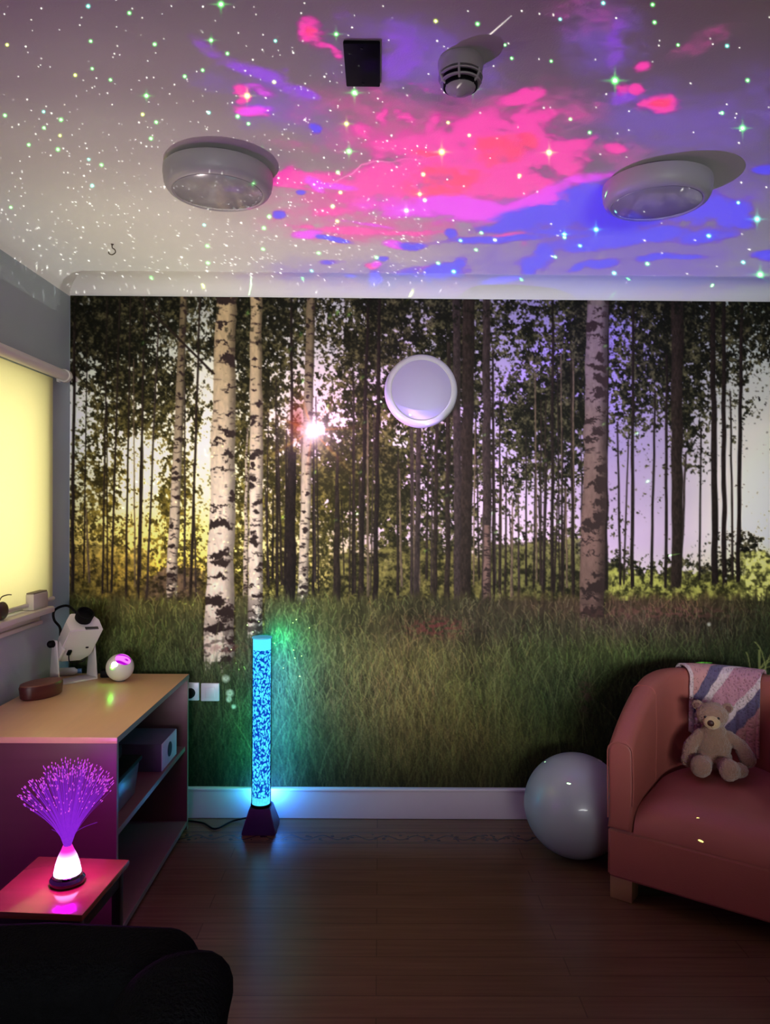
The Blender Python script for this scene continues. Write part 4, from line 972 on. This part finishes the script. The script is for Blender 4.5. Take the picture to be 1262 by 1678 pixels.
for i in range(420):
    a = random.uniform(0, 2 * PI); q = math.sqrt(random.random())
    th = q * math.radians(43); Lf = random.uniform(.185, .235) * (1 - .10 * q)
    dirv = Vector((math.cos(a) * math.sin(th), math.sin(a) * math.sin(th), math.cos(th)))
    p0 = Vector((math.cos(a) * .008 * q, math.sin(a) * .008 * q, .095))
    p1 = p0 + Vector((dirv.x * .12, dirv.y * .12, .42)) * Lf * .75
    p2 = Vector((p0.x + dirv.x * Lf * .78, p0.y + dirv.y * Lf * .78, p0.z + dirv.z * Lf * (1.02 - .03 * q)))
    pts = [(1 - s) ** 2 * p0 + 2 * s * (1 - s) * p1 + s * s * p2 for s in (0, .25, .5, .75, 1)]
    tube(fb, pts, .00055, 3, cap=False)
    d = (pts[-1] - pts[-2]).normalized()
    tube(tb, [pts[-1] - d * .001, pts[-1] + d * random.uniform(.002, .006)], .0012, 5)
for pts in ([(.008, 0, .095), (.016, -.01, .13), (.05, -.02, .155), (.085, -.02, .168)], [(-.006, 0, .095), (-.012, -.01, .125), (-.022, -.015, .140), (-.034, -.018, .148)]):
    tube(fb, spline(pts, 6), .0009, 5)
f_o = obj('fibre_spray', fb, m, t); f_o['kind'] = 'stuff'
f_t = obj('glowing_tips', tb, m_t, t); f_t['kind'] = 'stuff'
l = bpy.data.lights.new('fibre_lamp_bulb', 'POINT'); l.energy = FIB_W; l.shadow_soft_size = .03; l.color = (.75, .0, 1.)
o = bpy.data.objects.new('fibre_lamp_bulb', l); COL.objects.link(o); o.location = FL + Vector((.0, -.0, .155))

# ------------------------------------------------------------------ bubble tube
TB = Vector((-.520, 3.318, 0))
t = thing('bubble_tube', 'tall glowing cyan bubble tube lamp on a black base by the wall', 'lamp', TB)
b = B(); h = .105
q0 = [b.verts.new((x * .074, y * .074, 0)) for x, y in ((-1, -1), (1, -1), (1, 1), (-1, 1))]; q1 = [b.verts.new((x * .074, y * .074, .012)) for x, y in ((-1, -1), (1, -1), (1, 1), (-1, 1))]
q2 = [b.verts.new((x * .046, y * .046, h)) for x, y in ((-1, -1), (1, -1), (1, 1), (-1, 1))]
for A_, C_ in ((q0, q1), (q1, q2)):
    for i in range(4): b.faces.new((A_[i], A_[(i + 1) % 4], C_[(i + 1) % 4], C_[i]))
b.faces.new(q0[::-1]); b.faces.new(q2); bmesh.ops.bevel(b, geom=b.edges[:], offset=.003, segments=2, affect='EDGES')
obj('base', b, mat('black_purple_plastic', (58, 38, 84), .4), t)
b = B(); lathe(b, [(.0, h), (.0455, h), (.0455, h + .008), (.044, h + .012), (0, h + .012)], 40); obj('collar', b, blk, t)
m, tr, out = new_tree('bubbling_water_light')
tcn = nd(tr, 'ShaderNodeTexCoord'); mpn = nd(tr, 'ShaderNodeMapping'); mpn.inputs['Scale'].default_value = (1., 1., .8); tr.links.new(tcn.outputs['Object'], mpn.inputs[0])
nzn = nd(tr, 'ShaderNodeTexNoise', Scale=60.0, Detail=1.0); tr.links.new(mpn.outputs[0], nzn.inputs['Vector'])
va = nd(tr, 'ShaderNodeMix', data_type='RGBA'); va.inputs[0].default_value = .014; tr.links.new(mpn.outputs[0], va.inputs[6]); tr.links.new(nzn.outputs['Color'], va.inputs[7])
vo = nd(tr, 'ShaderNodeTexVoronoi', Scale=120.0); vo.feature = 'SMOOTH_F1'; tr.links.new(va.outputs[2], vo.inputs['Vector'])
sz = nd(tr, 'ShaderNodeSeparateXYZ'); tr.links.new(tcn.outputs['Object'], sz.inputs[0])
cr = nd(tr, 'ShaderNodeValToRGB'); e = cr.color_ramp.elements; e[0].position = .30; e[0].color = (.10, .80, 1., 1); e[1].position = .52; e[1].color = (.004, .05, .36, 1)
tr.links.new(vo.outputs['Distance'], cr.inputs[0])
hot = mth(tr, 'MAXIMUM', mth(tr, 'GREATER_THAN', sz.outputs[2], .803), mth(tr, 'MULTIPLY', mth(tr, 'LESS_THAN', sz.outputs[2], .150), .8))
mh = nd(tr, 'ShaderNodeMix', data_type='RGBA'); tr.links.new(hot, mh.inputs[0]); tr.links.new(cr.outputs[0], mh.inputs[6]); mh.inputs[7].default_value = (.12, .82, 1., 1)
em = nd(tr, 'ShaderNodeEmission', Strength=TUBE); tr.links.new(mh.outputs[2], em.inputs[0]); tr.links.new(em.outputs[0], out.inputs[0])
b = B(); lathe(b, [(0, h + .012), (.0415, h + .012), (.0415, .852), (0, .852)], 64); obj('water_column', b, m, t)
m, tr, out = new_tree('clear_acrylic'); gl = nd(tr, 'ShaderNodeBsdfGlossy', Roughness=.05); tp = nd(tr, 'ShaderNodeBsdfTransparent'); tp.inputs[0].default_value = (.80, .90, 1., 1); fr = nd(tr, 'ShaderNodeLayerWeight', Blend=.06); ms = nd(tr, 'ShaderNodeMixShader')
tr.links.new(fr.outputs['Fresnel'], ms.inputs[0]); tr.links.new(tp.outputs[0], ms.inputs[1]); tr.links.new(gl.outputs[0], ms.inputs[2]); tr.links.new(ms.outputs[0], out.inputs[0])
b = B(); lathe(b, [(.0424, h + .010), (.0435, h + .010), (.0435, .856), (.0424, .856), (.0424, h + .010)], 64); obj('acrylic_tube', b, m, t)
b = B(); lathe(b, [(.040, .853), (.0445, .853), (.0445, .858), (0, .860)], 48); obj('cap', b, mat('clear_blue_cap', (90, 170, 200), .3, emit=(40, 190, 240), estr=.35), t)
for (name, off, col, w_, sx_, sz_, tilt) in (('column_glow_blue', (.047, .030, .46), (.05, .30, 1.), TL_B, .012, .70, -.55), ('column_glow_teal', (-.047, .020, .36), (.02, .8, .50), TL_G, .012, .46, .75),
                                 ('column_glow_green', (.050, .010, .52), (.0, .9, .42), TL_G * 1.1, .012, .62, -.95), ('cap_glow_green', (.052, .045, .83), (.0, 1., .45), TL_G * .55, .02, .05, -.5), ('base_glow_blue', (.0, .050, .135), (.04, .25, 1.), TL_B * .35, .09, .02, 0.)):
    l = bpy.data.lights.new(name, 'AREA'); l.shape = 'RECTANGLE'; l.size = sx_; l.size_y = sz_; l.energy = w_; l.color = col
    o = bpy.data.objects.new(name, l); COL.objects.link(o); o.location = TB + Vector(off); o.rotation_euler = (PI / 2, 0, PI + tilt) if False else Vector((-math.sin(tilt), math.cos(tilt), 0)).to_track_quat('-Z', 'Y').to_euler()
b = B(); tube(b, spline([(TB.x - .06, 3.39, .02), (TB.x - .14, 3.38, .006), (TB.x - .20, 3.30, .006), (TB.x - .27, 3.36, .006), (TB.x - .36, 3.385, .006)], 10), .004, 8)
o = obj('power_cable', b, blk); tag(o, 'thin black cable on the floor between the bubble tube and the unit', 'cable')

# ------------------------------------------------------------------ dark armchair in the foreground
fz = mat('black_fleece', (15, 15, 17), .95, var=.4, scale=60, bump=.6, bscale=220, spec=.05)
t = thing('dark_armchair', 'black upholstered armchair cut off at the bottom left corner', 'armchair', (-.62, 1.05, 0))
def soft(name, c, s, r, amp=.006, parent=None, m=fz, seed=0):
    b = B(); box(b, c, s, bev=r, seg=6)
    bmesh.ops.subdivide_edges(b, edges=[e for e in b.edges if e.calc_length() > .08], cuts=5, use_grid_fill=True)
    rr = random.Random(seed)
    from mathutils import noise
    for v in b.verts:
        n = noise.noise_vector(v.co * 9 + Vector((seed, 0, 0))); v.co += n * amp * 1.6
    return obj(name, b, m, parent, angle=80)
soft('backrest', (0, .10, .497), (.69, .15, .55), .05, .006, t, seed=3)
soft('seat', (0, -.22, .32), (.60, .56, .20), .06, .006, t, seed=4)
for s in (-1, 1):
    soft('armrest', (s * .355, -.20, .40), (.11, .68, .42), .05, .008, t, seed=5 + s)
b_ = [(sx, sy) for sx in (-1, 1) for sy in (-1, 1)]
for sx, sy in b_:
    b = B(); box(b, (sx * .30, -.15 + sy * .27, .11), (.05, .05, .22), bev=.004); obj('leg', b, dkw, t)
t2 = soft('draped_coat', (0, 0, 0), (.15, .20, .18), .065, .012, None, seed=9)
t2.location = (-.270, .945, .752); t2.rotation_euler = (0, .12, .1)
tag(t2, 'black fleece coat bundled over the arm of the dark armchair', 'coat')
# ------------------------------------------------------------------ grey ball on the floor
from mathutils import noise
BR = .212
bp_ = at_z(948, 1393, 0)
m = mat('pale_grey_rubber', (160, 166, 172), .35, var=.04, scale=8, coat=.3)
b = B(); q = bmesh.ops.create_uvsphere(b, u_segments=72, v_segments=48, radius=BR)
for v in b.verts: v.co.z = v.co.z * .985 if v.co.z > -BR * .97 else -BR * .97 * .985
o = obj('exercise_ball', b, m); o.location = (.828, 3.095, BR * .97 * .985)
tag(o, 'large pale grey exercise ball on the floor beside the terracotta armchair', 'ball')
b = B(); lathe(b, [(0, 0), (.010, 0), (.010, .003), (.004, .004), (0, .004)], 20); pl = obj('air_plug', b, mat('white_plug', (210, 210, 210), .4), o)
pl.location = (0.10, 0.0, .183); pl.rotation_euler = (0, .5, 0)

# ------------------------------------------------------------------ terracotta tub chair
leather = mat('terracotta_leatherette', (160, 88, 78), .46, var=.10, scale=7, bump=.12, bscale=300)
leather_o = leather
wood = mat('pale_wood_block', (160, 118, 82), .5, var=.15, scale=14)
CH = Vector((1.352, 2.802, 0)); CA_ = -math.radians(35.8)
t = thing('tub_armchair', 'terracotta leatherette tub armchair with a blanket over its back', 'armchair', CH, CA_)
HW, HD, TH = .370, .345, .092
YS = -.02                                   # where the straight arms turn into the curved back
def upath(n=44):
    P = []
    for y in np.linspace(-HD, YS, 10, endpoint=False): P.append((-HW, y, -1, 0))
    for a in np.linspace(PI, 0, n):
        e = .80
        cx, sy = math.cos(a), math.sin(a)
        x = HW * math.copysign(abs(cx) ** e, cx); y = YS + (HD - YS) * abs(sy) ** e
        P.append((x, y, 0, 0))
    for y in np.linspace(YS, -HD, 11)[1:]: P.append((HW, y, 1, 0))
    out = []
    for i, (x, y, _, _) in enumerate(P):
        x0, y0 = P[max(0, i - 1)][:2]; x1, y1 = P[min(len(P) - 1, i + 1)][:2]
        tx, ty = x1 - x0, y1 - y0; l = math.hypot(tx, ty)
        out.append((x, y, -ty / l, tx / l))  # outward normal for this direction of travel
    return out
UP = upath()
def rimh(y):
    s = min(1, max(0, (y + HD) / (HD + .24))); s = 1 - (1 - s) ** 2.5
    return .585 + .185 * s
Z0 = .262
def prof(h, k=1.0):
    r = .036; P = [(0, Z0), (0.004, Z0 + .04)]
    P += [(.0 + 0, h - r - .05)]
    for a in np.linspace(0, PI / 2, 5): P.append((r - r * math.cos(a), h - r + r * math.sin(a)))
    for a in np.linspace(PI / 2, 0, 5): P.append((TH - r + r * math.cos(a), h - r + r * math.sin(a) + 0))
    P += [(TH + .004, h - .16), (TH + .002, Z0 + .10), (TH - .004, Z0)]
    return P                                    # (distance inwards from the outer face, height)
b = B(); rings = []
for (x, y, nx, ny) in UP:
    rings.append([b.verts.new((x - nx * (d) , y - ny * d, z)) for d, z in prof(rimh(y))])
k = len(rings[0])
for A_, C_ in zip(rings, rings[1:]):
    for i in range(k): b.faces.new((A_[i], A_[(i + 1) % k], C_[(i + 1) % k], C_[i]))
b.faces.new(rings[0][::-1]); b.faces.new(rings[-1])
bmesh.ops.recalc_face_normals(b, faces=b.faces)
ed = [e for e in b.edges if len(e.link_faces) == 2 and min(len(f.verts) for f in e.link_faces) <= 4 and max(len(f.verts) for f in e.link_faces) > 8]
bmesh.ops.bevel(b, geom=ed, offset=.014, segments=3, profile=.6, affect='EDGES')
shell = obj('tub_back', b, leather, t, angle=50)
# welt seams across the arm fronts and piping lines
for s in (0, -1):
    x, y, nx, ny = UP[s]; b = B()
    tube(b, [(x - nx * d, y - .0022, z) for d, z in prof(rimh(y))[1:-1]], .0026, 6)
    i = 9 if s == 0 else len(UP) - 10
    x, y, nx, ny = UP[i]; tube(b, [(x - nx * (d - .001) , y, z + .001) for d, z in prof(rimh(y))[:-1]], .0022, 6)
    obj('piping', b, leather, shell)
# base: same outline as the shell
b = B(); out = [(x - nx * .002, y - ny * .002) for x, y, nx, ny in UP]
lo = [b.verts.new((x, y, .082)) for x, y in out]; hi = [b.verts.new((x, y, Z0 + .001)) for x, y in out]
n = len(out)
for i in range(n): b.faces.new((lo[i], lo[(i + 1) % n], hi[(i + 1) % n], hi[i]))
b.faces.new(lo[::-1]); b.faces.new(hi)
bmesh.ops.recalc_face_normals(b, faces=b.faces)
ed = [e for e in b.edges if len(e.link_faces) == 2 and e.calc_face_angle(0) > .9]
bmesh.ops.bevel(b, geom=ed, offset=.010, segments=3, affect='EDGES')
obj('base_rail', b, leather, t, angle=50)
# seat cushion, domed, front rounded over
b = B(); N, M_ = 36, 30; gv = []
def seat_out(u, v):                 # u across -1..1, v front 0 .. back 1
    w = HW - TH - .003
    y = -HD + .006 + v * (2 * HD - TH - .012)
    if y > YS:
        q = min(1, (y - YS) / (HD - YS - TH)); w *= max(.12, (1 - q ** 2.3)) ** .48
    return u * w, y
def seat_z(u, v):
    e = 1 - abs(u) ** 7; f = 1 - (1 - min(1, v / .26)) ** 3.0
    return .270 + .105 * f ** .55 * (.75 + .25 * e) + .030 * (1 - u * u) * min(1, v * 2.2) * (1 - .5 * v) + .015 * v
for j in range(M_ + 1):
    v = (j / M_) ** 1.35; gv.append([b.verts.new((*seat_out(-1 + 2 * i / N, v), seat_z(-1 + 2 * i / N, v))) for i in range(N + 1)])
for j in range(M_):
    for i in range(N): b.faces.new((gv[j][i], gv[j][i + 1], gv[j + 1][i + 1], gv[j + 1][i]))
# skirt down to the rail
rim = gv[0] + [r[-1] for r in gv[1:]] + gv[-1][-2::-1] + [r[0] for r in gv[-2:0:-1]]
low = [b.verts.new((v.co.x, v.co.y, Z0)) for v in rim]
for i in range(len(rim)): b.faces.new((rim[i], rim[(i + 1) % len(rim)], low[(i + 1) % len(rim)], low[i]))
b.faces.new(low)
obj('seat_cushion', b, leather, t, angle=60)
for sx in (-1, 1):
    for sy in (-1, 1):
        b = B(); box(b, (sx * (HW - .050), (sy * (HD - .050)) if sy < 0 else .20, .0415), (.082, .078, .083), bev=.004)
        obj('leg', b, wood, t)

# ------------------------------------------------------------------ crochet blanket over the back
def blanket():
    m, tr, out = new_tree('crochet_wool')
    bs = nd(tr, 'ShaderNodeBsdfPrincipled', Roughness=.9); bs.inputs['Sheen Weight'].default_value = .3; bs.inputs['Specular IOR Level'].default_value = .1
    uv = nd(tr, 'ShaderNodeUVMap', uv_map='UVMap'); sp = nd(tr, 'ShaderNodeSeparateXYZ'); tr.links.new(uv.outputs[0], sp.inputs[0])
    nz = nd(tr, 'ShaderNodeTexNoise', Scale=9.0); tr.links.new(uv.outputs[0], nz.inputs['Vector'])
    # stripes run diagonally over the cloth
    d = mth(tr, 'ADD', mth(tr, 'ADD', mth(tr, 'MULTIPLY', sp.outputs[0], 1.12), mth(tr, 'ADD', mth(tr, 'MULTIPLY', sp.outputs[1], .95), .205)), mth(tr, 'MULTIPLY', nz.outputs[0], .03))
    cr = nd(tr, 'ShaderNodeValToRGB'); cr.color_ramp.interpolation = 'LINEAR'; e = cr.color_ramp.elements
    pink, wht, lil, mauve = lin((206, 150, 148)), lin((224, 205, 208)), lin((104, 94, 126)), lin((196, 142, 158))
    stops = [(0, pink), (.405, pink), (.41, lil), (.475, lil), (.48, wht), (.525, wht), (.53, mauve), (.67, mauve), (.675, wht), (.71, wht), (.715, lil), (.78, lil), (.79, pink)]
    while len(e) < len(stops): e.new(.5)
    for i, (p, c) in enumerate(stops): e[i].position = p; e[i].color = (*c, 1)
    tr.links.new(d, cr.inputs[0])
    # pale ribbed border at the left hem
    edge_ = mth(tr, 'MULTIPLY', mth(tr, 'LESS_THAN', sp.outputs[0], .022), .8)
    mx = nd(tr, 'ShaderNodeMix', data_type='RGBA'); tr.links.new(edge_, mx.inputs[0]); tr.links.new(cr.outputs[0], mx.inputs[6]); mx.inputs[7].default_value = (*wht, 1)
    vo = nd(tr, 'ShaderNodeTexVoronoi', Scale=95.0); tr.links.new(uv.outputs[0], vo.inputs['Vector'])
    hole = mth(tr, 'MULTIPLY', mth(tr, 'LESS_THAN', vo.outputs['Distance'], .30), .45)
    m2 = nd(tr, 'ShaderNodeMix', data_type='RGBA', blend_type='MULTIPLY'); tr.links.new(hole, m2.inputs[0]); tr.links.new(mx.outputs[2], m2.inputs[6]); m2.inputs[7].default_value = (.28, .22, .24, 1)
    tr.links.new(m2.outputs[2], bs.inputs['Base Color'])
    bp = nd(tr, 'ShaderNodeBump', Strength=.8, Distance=.006); tr.links.new(vo.outputs['Distance'], bp.inputs['Height']); tr.links.new(bp.outputs[0], bs.inputs['Normal'])
    tr.links.new(bs.outputs[0], out.inputs[0])
    b = B(); uvl = b.loops.layers.uv.new('UVMap')
    # dense outline, by arc length, for the back part
    xs = [p for p in UP]
    acc = [0]
    for p, q in zip(xs, xs[1:]): acc.append(acc[-1] + math.hypot(q[0] - p[0], q[1] - p[1]))
    mid = acc[-1] / 2; S0, S1 = mid - .300, mid + .055
    def at(s):
        i = min(len(acc) - 2, max(0, int(np.searchsorted(acc, s) - 1))); f = (s - acc[i]) / (acc[i + 1] - acc[i])
        v = [xs[i][k] * (1 - f) + xs[i + 1][k] * f for k in range(4)]; l = math.hypot(v[2], v[3]); return v[0], v[1], v[2] / l, v[3] / l
    NS, NT = 80, 64; grid = []; uvs = {}
    for i in range(NS + 1):
        a = i / NS; s = S0 + (S1 - S0) * a; x, y, nx, ny = at(s); h = rimh(y)
        infront = .262
        if a > .45: infront = .26 + .075 * min(1, (a - .45) / .5)
        if a < .45: infront = .255 + .03 * math.sin(a / .45 * PI)
        behind = .16; row = []
        tot = infront + behind + TH
        for j in range(NT + 1):
            w = tot * j / NT               # path length from the front hem up, over the rim and down behind
            fold = .007 * math.sin(a * 44 + 2 * math.sin(a * 7)) * max(0, 1 - w / infront) + .004 * noise.noise(Vector((a * 8, w * 20, 3)))
            if w < infront:
                d, z = TH + .010 + fold, h - .004 - (infront - w)
                if z > h - .036: q = (z - (h - .036)) / .036; d -= .030 * q * q; 
                z += .010
            elif w < infront + TH:
                q = (w - infront) / TH; d = (TH - .02) * (1 - q) + .02 * q - .002; z = h + .0085 + .004 * math.sin(q * PI)
            else:
                d = -.009 + .0 * fold; z = h + .006 - (w - infront - TH)
                if z > h - .03: q = (z - (h - .03)) / .036; d += .022 * q * q
            z -= 0.0
            v = b.verts.new((x - nx * d, y - ny * d, z)); row.append(v); uvs[v] = (a * (S1 - S0), infront + TH / 2 - w)
        grid.append(row)
    for i in range(NS):
        for j in range(NT):
            f = b.faces.new((grid[i][j], grid[i + 1][j], grid[i + 1][j + 1], grid[i][j + 1]))
            for lp_ in f.loops: lp_[uvl].uv = uvs[lp_.vert]
    o = obj('crochet_blanket', b, m, None, angle=180)
    o.location = CH; o.rotation_euler = (0, 0, CA_)
    md = o.modifiers.new('thick', 'SOLIDIFY'); md.thickness = .006; md.offset = 1.0
    tag(o, 'pink, white and lilac striped crochet blanket draped over the terracotta armchair', 'blanket')
blanket()

# ------------------------------------------------------------------ teddy bear
def bear():
    fur = mat('brown_grey_fur', (158, 124, 104), .95, var=.22, scale=60, bump=.9, bscale=170, sheen=.5, spec=.05)
    pale = mat('pale_muzzle_fur', (206, 178, 134), .95, var=.12, scale=60, bump=.6, bscale=170, sheen=.4, spec=.05)
    nose_m = mat('brown_nose', (60, 30, 24), .45); eye_m = mat('dark_glass_eye', (16, 12, 12), .15, coat=.6)
    SEATZ = .420
    P0 = Vector((1.318, 2.905, SEATZ))
    t = thing('teddy_bear', 'brownish-grey teddy bear with pale muzzle seated on the terracotta armchair', 'teddy bear', P0, math.radians(-14))
    b = B()
    sph(b, (0, .01, .092), (.066, .058, .086), 28); sph(b, (0, .012, .045), (.070, .062, .045), 28); sph(b, (0, .0, .15), (.045, .042, .04))
    HR = rz(math.radians(-12)) @ rx(math.radians(8))
    HC_ = Vector((-.008, -.012, .218))
    sph(b, HC_, (.058, .052, .049), 32); sph(b, HC_ + Vector((0, -.012, -.012)), (.047, .044, .034), 24)
    for s in (-1, 1): sph(b, HC_ + HR @ Vector((s * .054, .010, .030)), (.021, .011, .021), 20, HR)
    def limb(pts, rads):
        pts = [Vector(p) for p in pts]
        for (p, q), (r0, r1) in zip(zip(pts, pts[1:]), zip(rads, rads[1:])):
            for k in range(7): f = k / 6; sph(b, p.lerp(q, f), r0 + (r1 - r0) * f, 14)
    limb([(-.052, 0, .135), (-.088, -.012, .090), (-.096, -.030, .040)], [.022, .025, .029])
    limb([(.052, 0, .135), (.100, .0, .098), (.122, -.012, .052)], [.022, .026, .031])
    limb([(-.035, -.02, .034), (-.055, -.075, .032)], [.034, .032]); sph(b, (-.062, -.098, .040), (.039, .030, .042), 24, rz(-.25))
    limb([(.035, -.02, .034), (.040, -.085, .030), (.050, -.100, .030)], [.034, .032, .030]); sph(b, (.034, -.118, .040), (.037, .028, .042), 24, rz(.1)); sph(b, (.075, -.080, .030), (.034, .030, .028), 20)
    o = obj('body', b, fur, t, angle=180)
    md = o.modifiers.new('join', 'REMESH'); md.mode = 'VOXEL'; md.voxel_size = .0035; md.use_smooth_shade = True
    md = o.modifiers.new('soft', 'SMOOTH'); md.iterations = 6; md.factor = .6
    tx = bpy.data.textures.new('fur_tufts', 'CLOUDS'); tx.noise_scale = .009
    md = o.modifiers.new('tufts', 'DISPLACE'); md.texture = tx; md.strength = .006; md.mid_level = .4
    mc = HC_ + HR @ Vector((0, -.048, -.012))
    b = B(); sph(b, mc, (.031, .023, .027), 28, HR); mz = obj('muzzle', b, pale, t)
    b = B(); sph(b, mc + HR @ Vector((-.003, -.019, .004)), (.013, .009, .0125), 18, HR); obj('nose', b, nose_m, mz)
    b = B(); tube(b, [mc + HR @ Vector((0, -.0225, -.002)), mc + HR @ Vector((0, -.020, -.011)), mc + HR @ Vector((.006, -.017, -.015))], .0014, 6); obj('mouth_stitch', b, nose_m, mz)
    for s in (-1, 1):
        b = B(); sph(b, HC_ + HR @ Vector((s * .023, -.049, .007)), (.0052, .0045, .0055), 14); obj('eye', b, eye_m, t)
        b = B(); sph(b, HC_ + HR @ Vector((s * .055, .002, .030)), (.013, .006, .013), 14, HR); obj('inner_ear', b, mat('inner_ear_fur', (120, 84, 78), .95, bump=.5), t)
    return t
bear()

# ------------------------------------------------------------------ lights and camera
def area(name, loc, target, size, e, col=(1, 1, 1), size_y=None, spread=PI):
    l = bpy.data.lights.new(name, 'AREA'); l.energy = e; l.size = size; l.color = col; l.spread = spread
    if size_y: l.shape = 'RECTANGLE'; l.size_y = size_y
    o = bpy.data.objects.new(name, l); COL.objects.link(o); o.location = loc
    o.rotation_euler = (Vector(target) - Vector(loc)).to_track_quat('-Z', 'Y').to_euler(); return o
area('added_mural_fill', (.45, YB + .06, 1.30), (.30, DW, 1.50), 2.6, MURAL_FILL_W, (.97, 1., 1.), .5, math.radians(SPREAD))  # unseen fill lamp added behind the camera to brighten the mural
area('added_ambient_fill', (.4, -.2, 2.2), (.4, .6, 0), 1.6, AMB_W, (1., .92, .92), 1.6)  # added overhead fill lamp that stands in for ambient light

c = bpy.data.cameras.new('camera'); co = bpy.data.objects.new('camera', c); COL.objects.link(co)
c.sensor_width = 36; c.sensor_fit = 'HORIZONTAL'; c.lens = F / 1262 * 36; c.clip_start = .02
co.matrix_world = Matrix.Translation(CAM) @ ROT.to_4x4(); SC.camera = co
w = bpy.data.worlds.new('world'); SC.world = w; w.use_nodes = True
w.node_tree.nodes['Background'].inputs[0].default_value = (.5, .5, .55, 1); w.node_tree.nodes['Background'].inputs[1].default_value = .02
SC.view_settings.view_transform = 'Standard'; SC.view_settings.look = 'None'; SC.view_settings.gamma = 1
SC.view_settings.use_curve_mapping = False; SC.view_settings.exposure = 0.0
SC.cycles.use_denoising = True
SC.cycles.sample_clamp_indirect = 4.0
build_mural()
# the origin sits at the projector so that its fine slide stays precise
for o in list(SC.objects):
    if o.parent is None:
        o.location.x -= LAMP.x; o.location.y -= LAMP.y
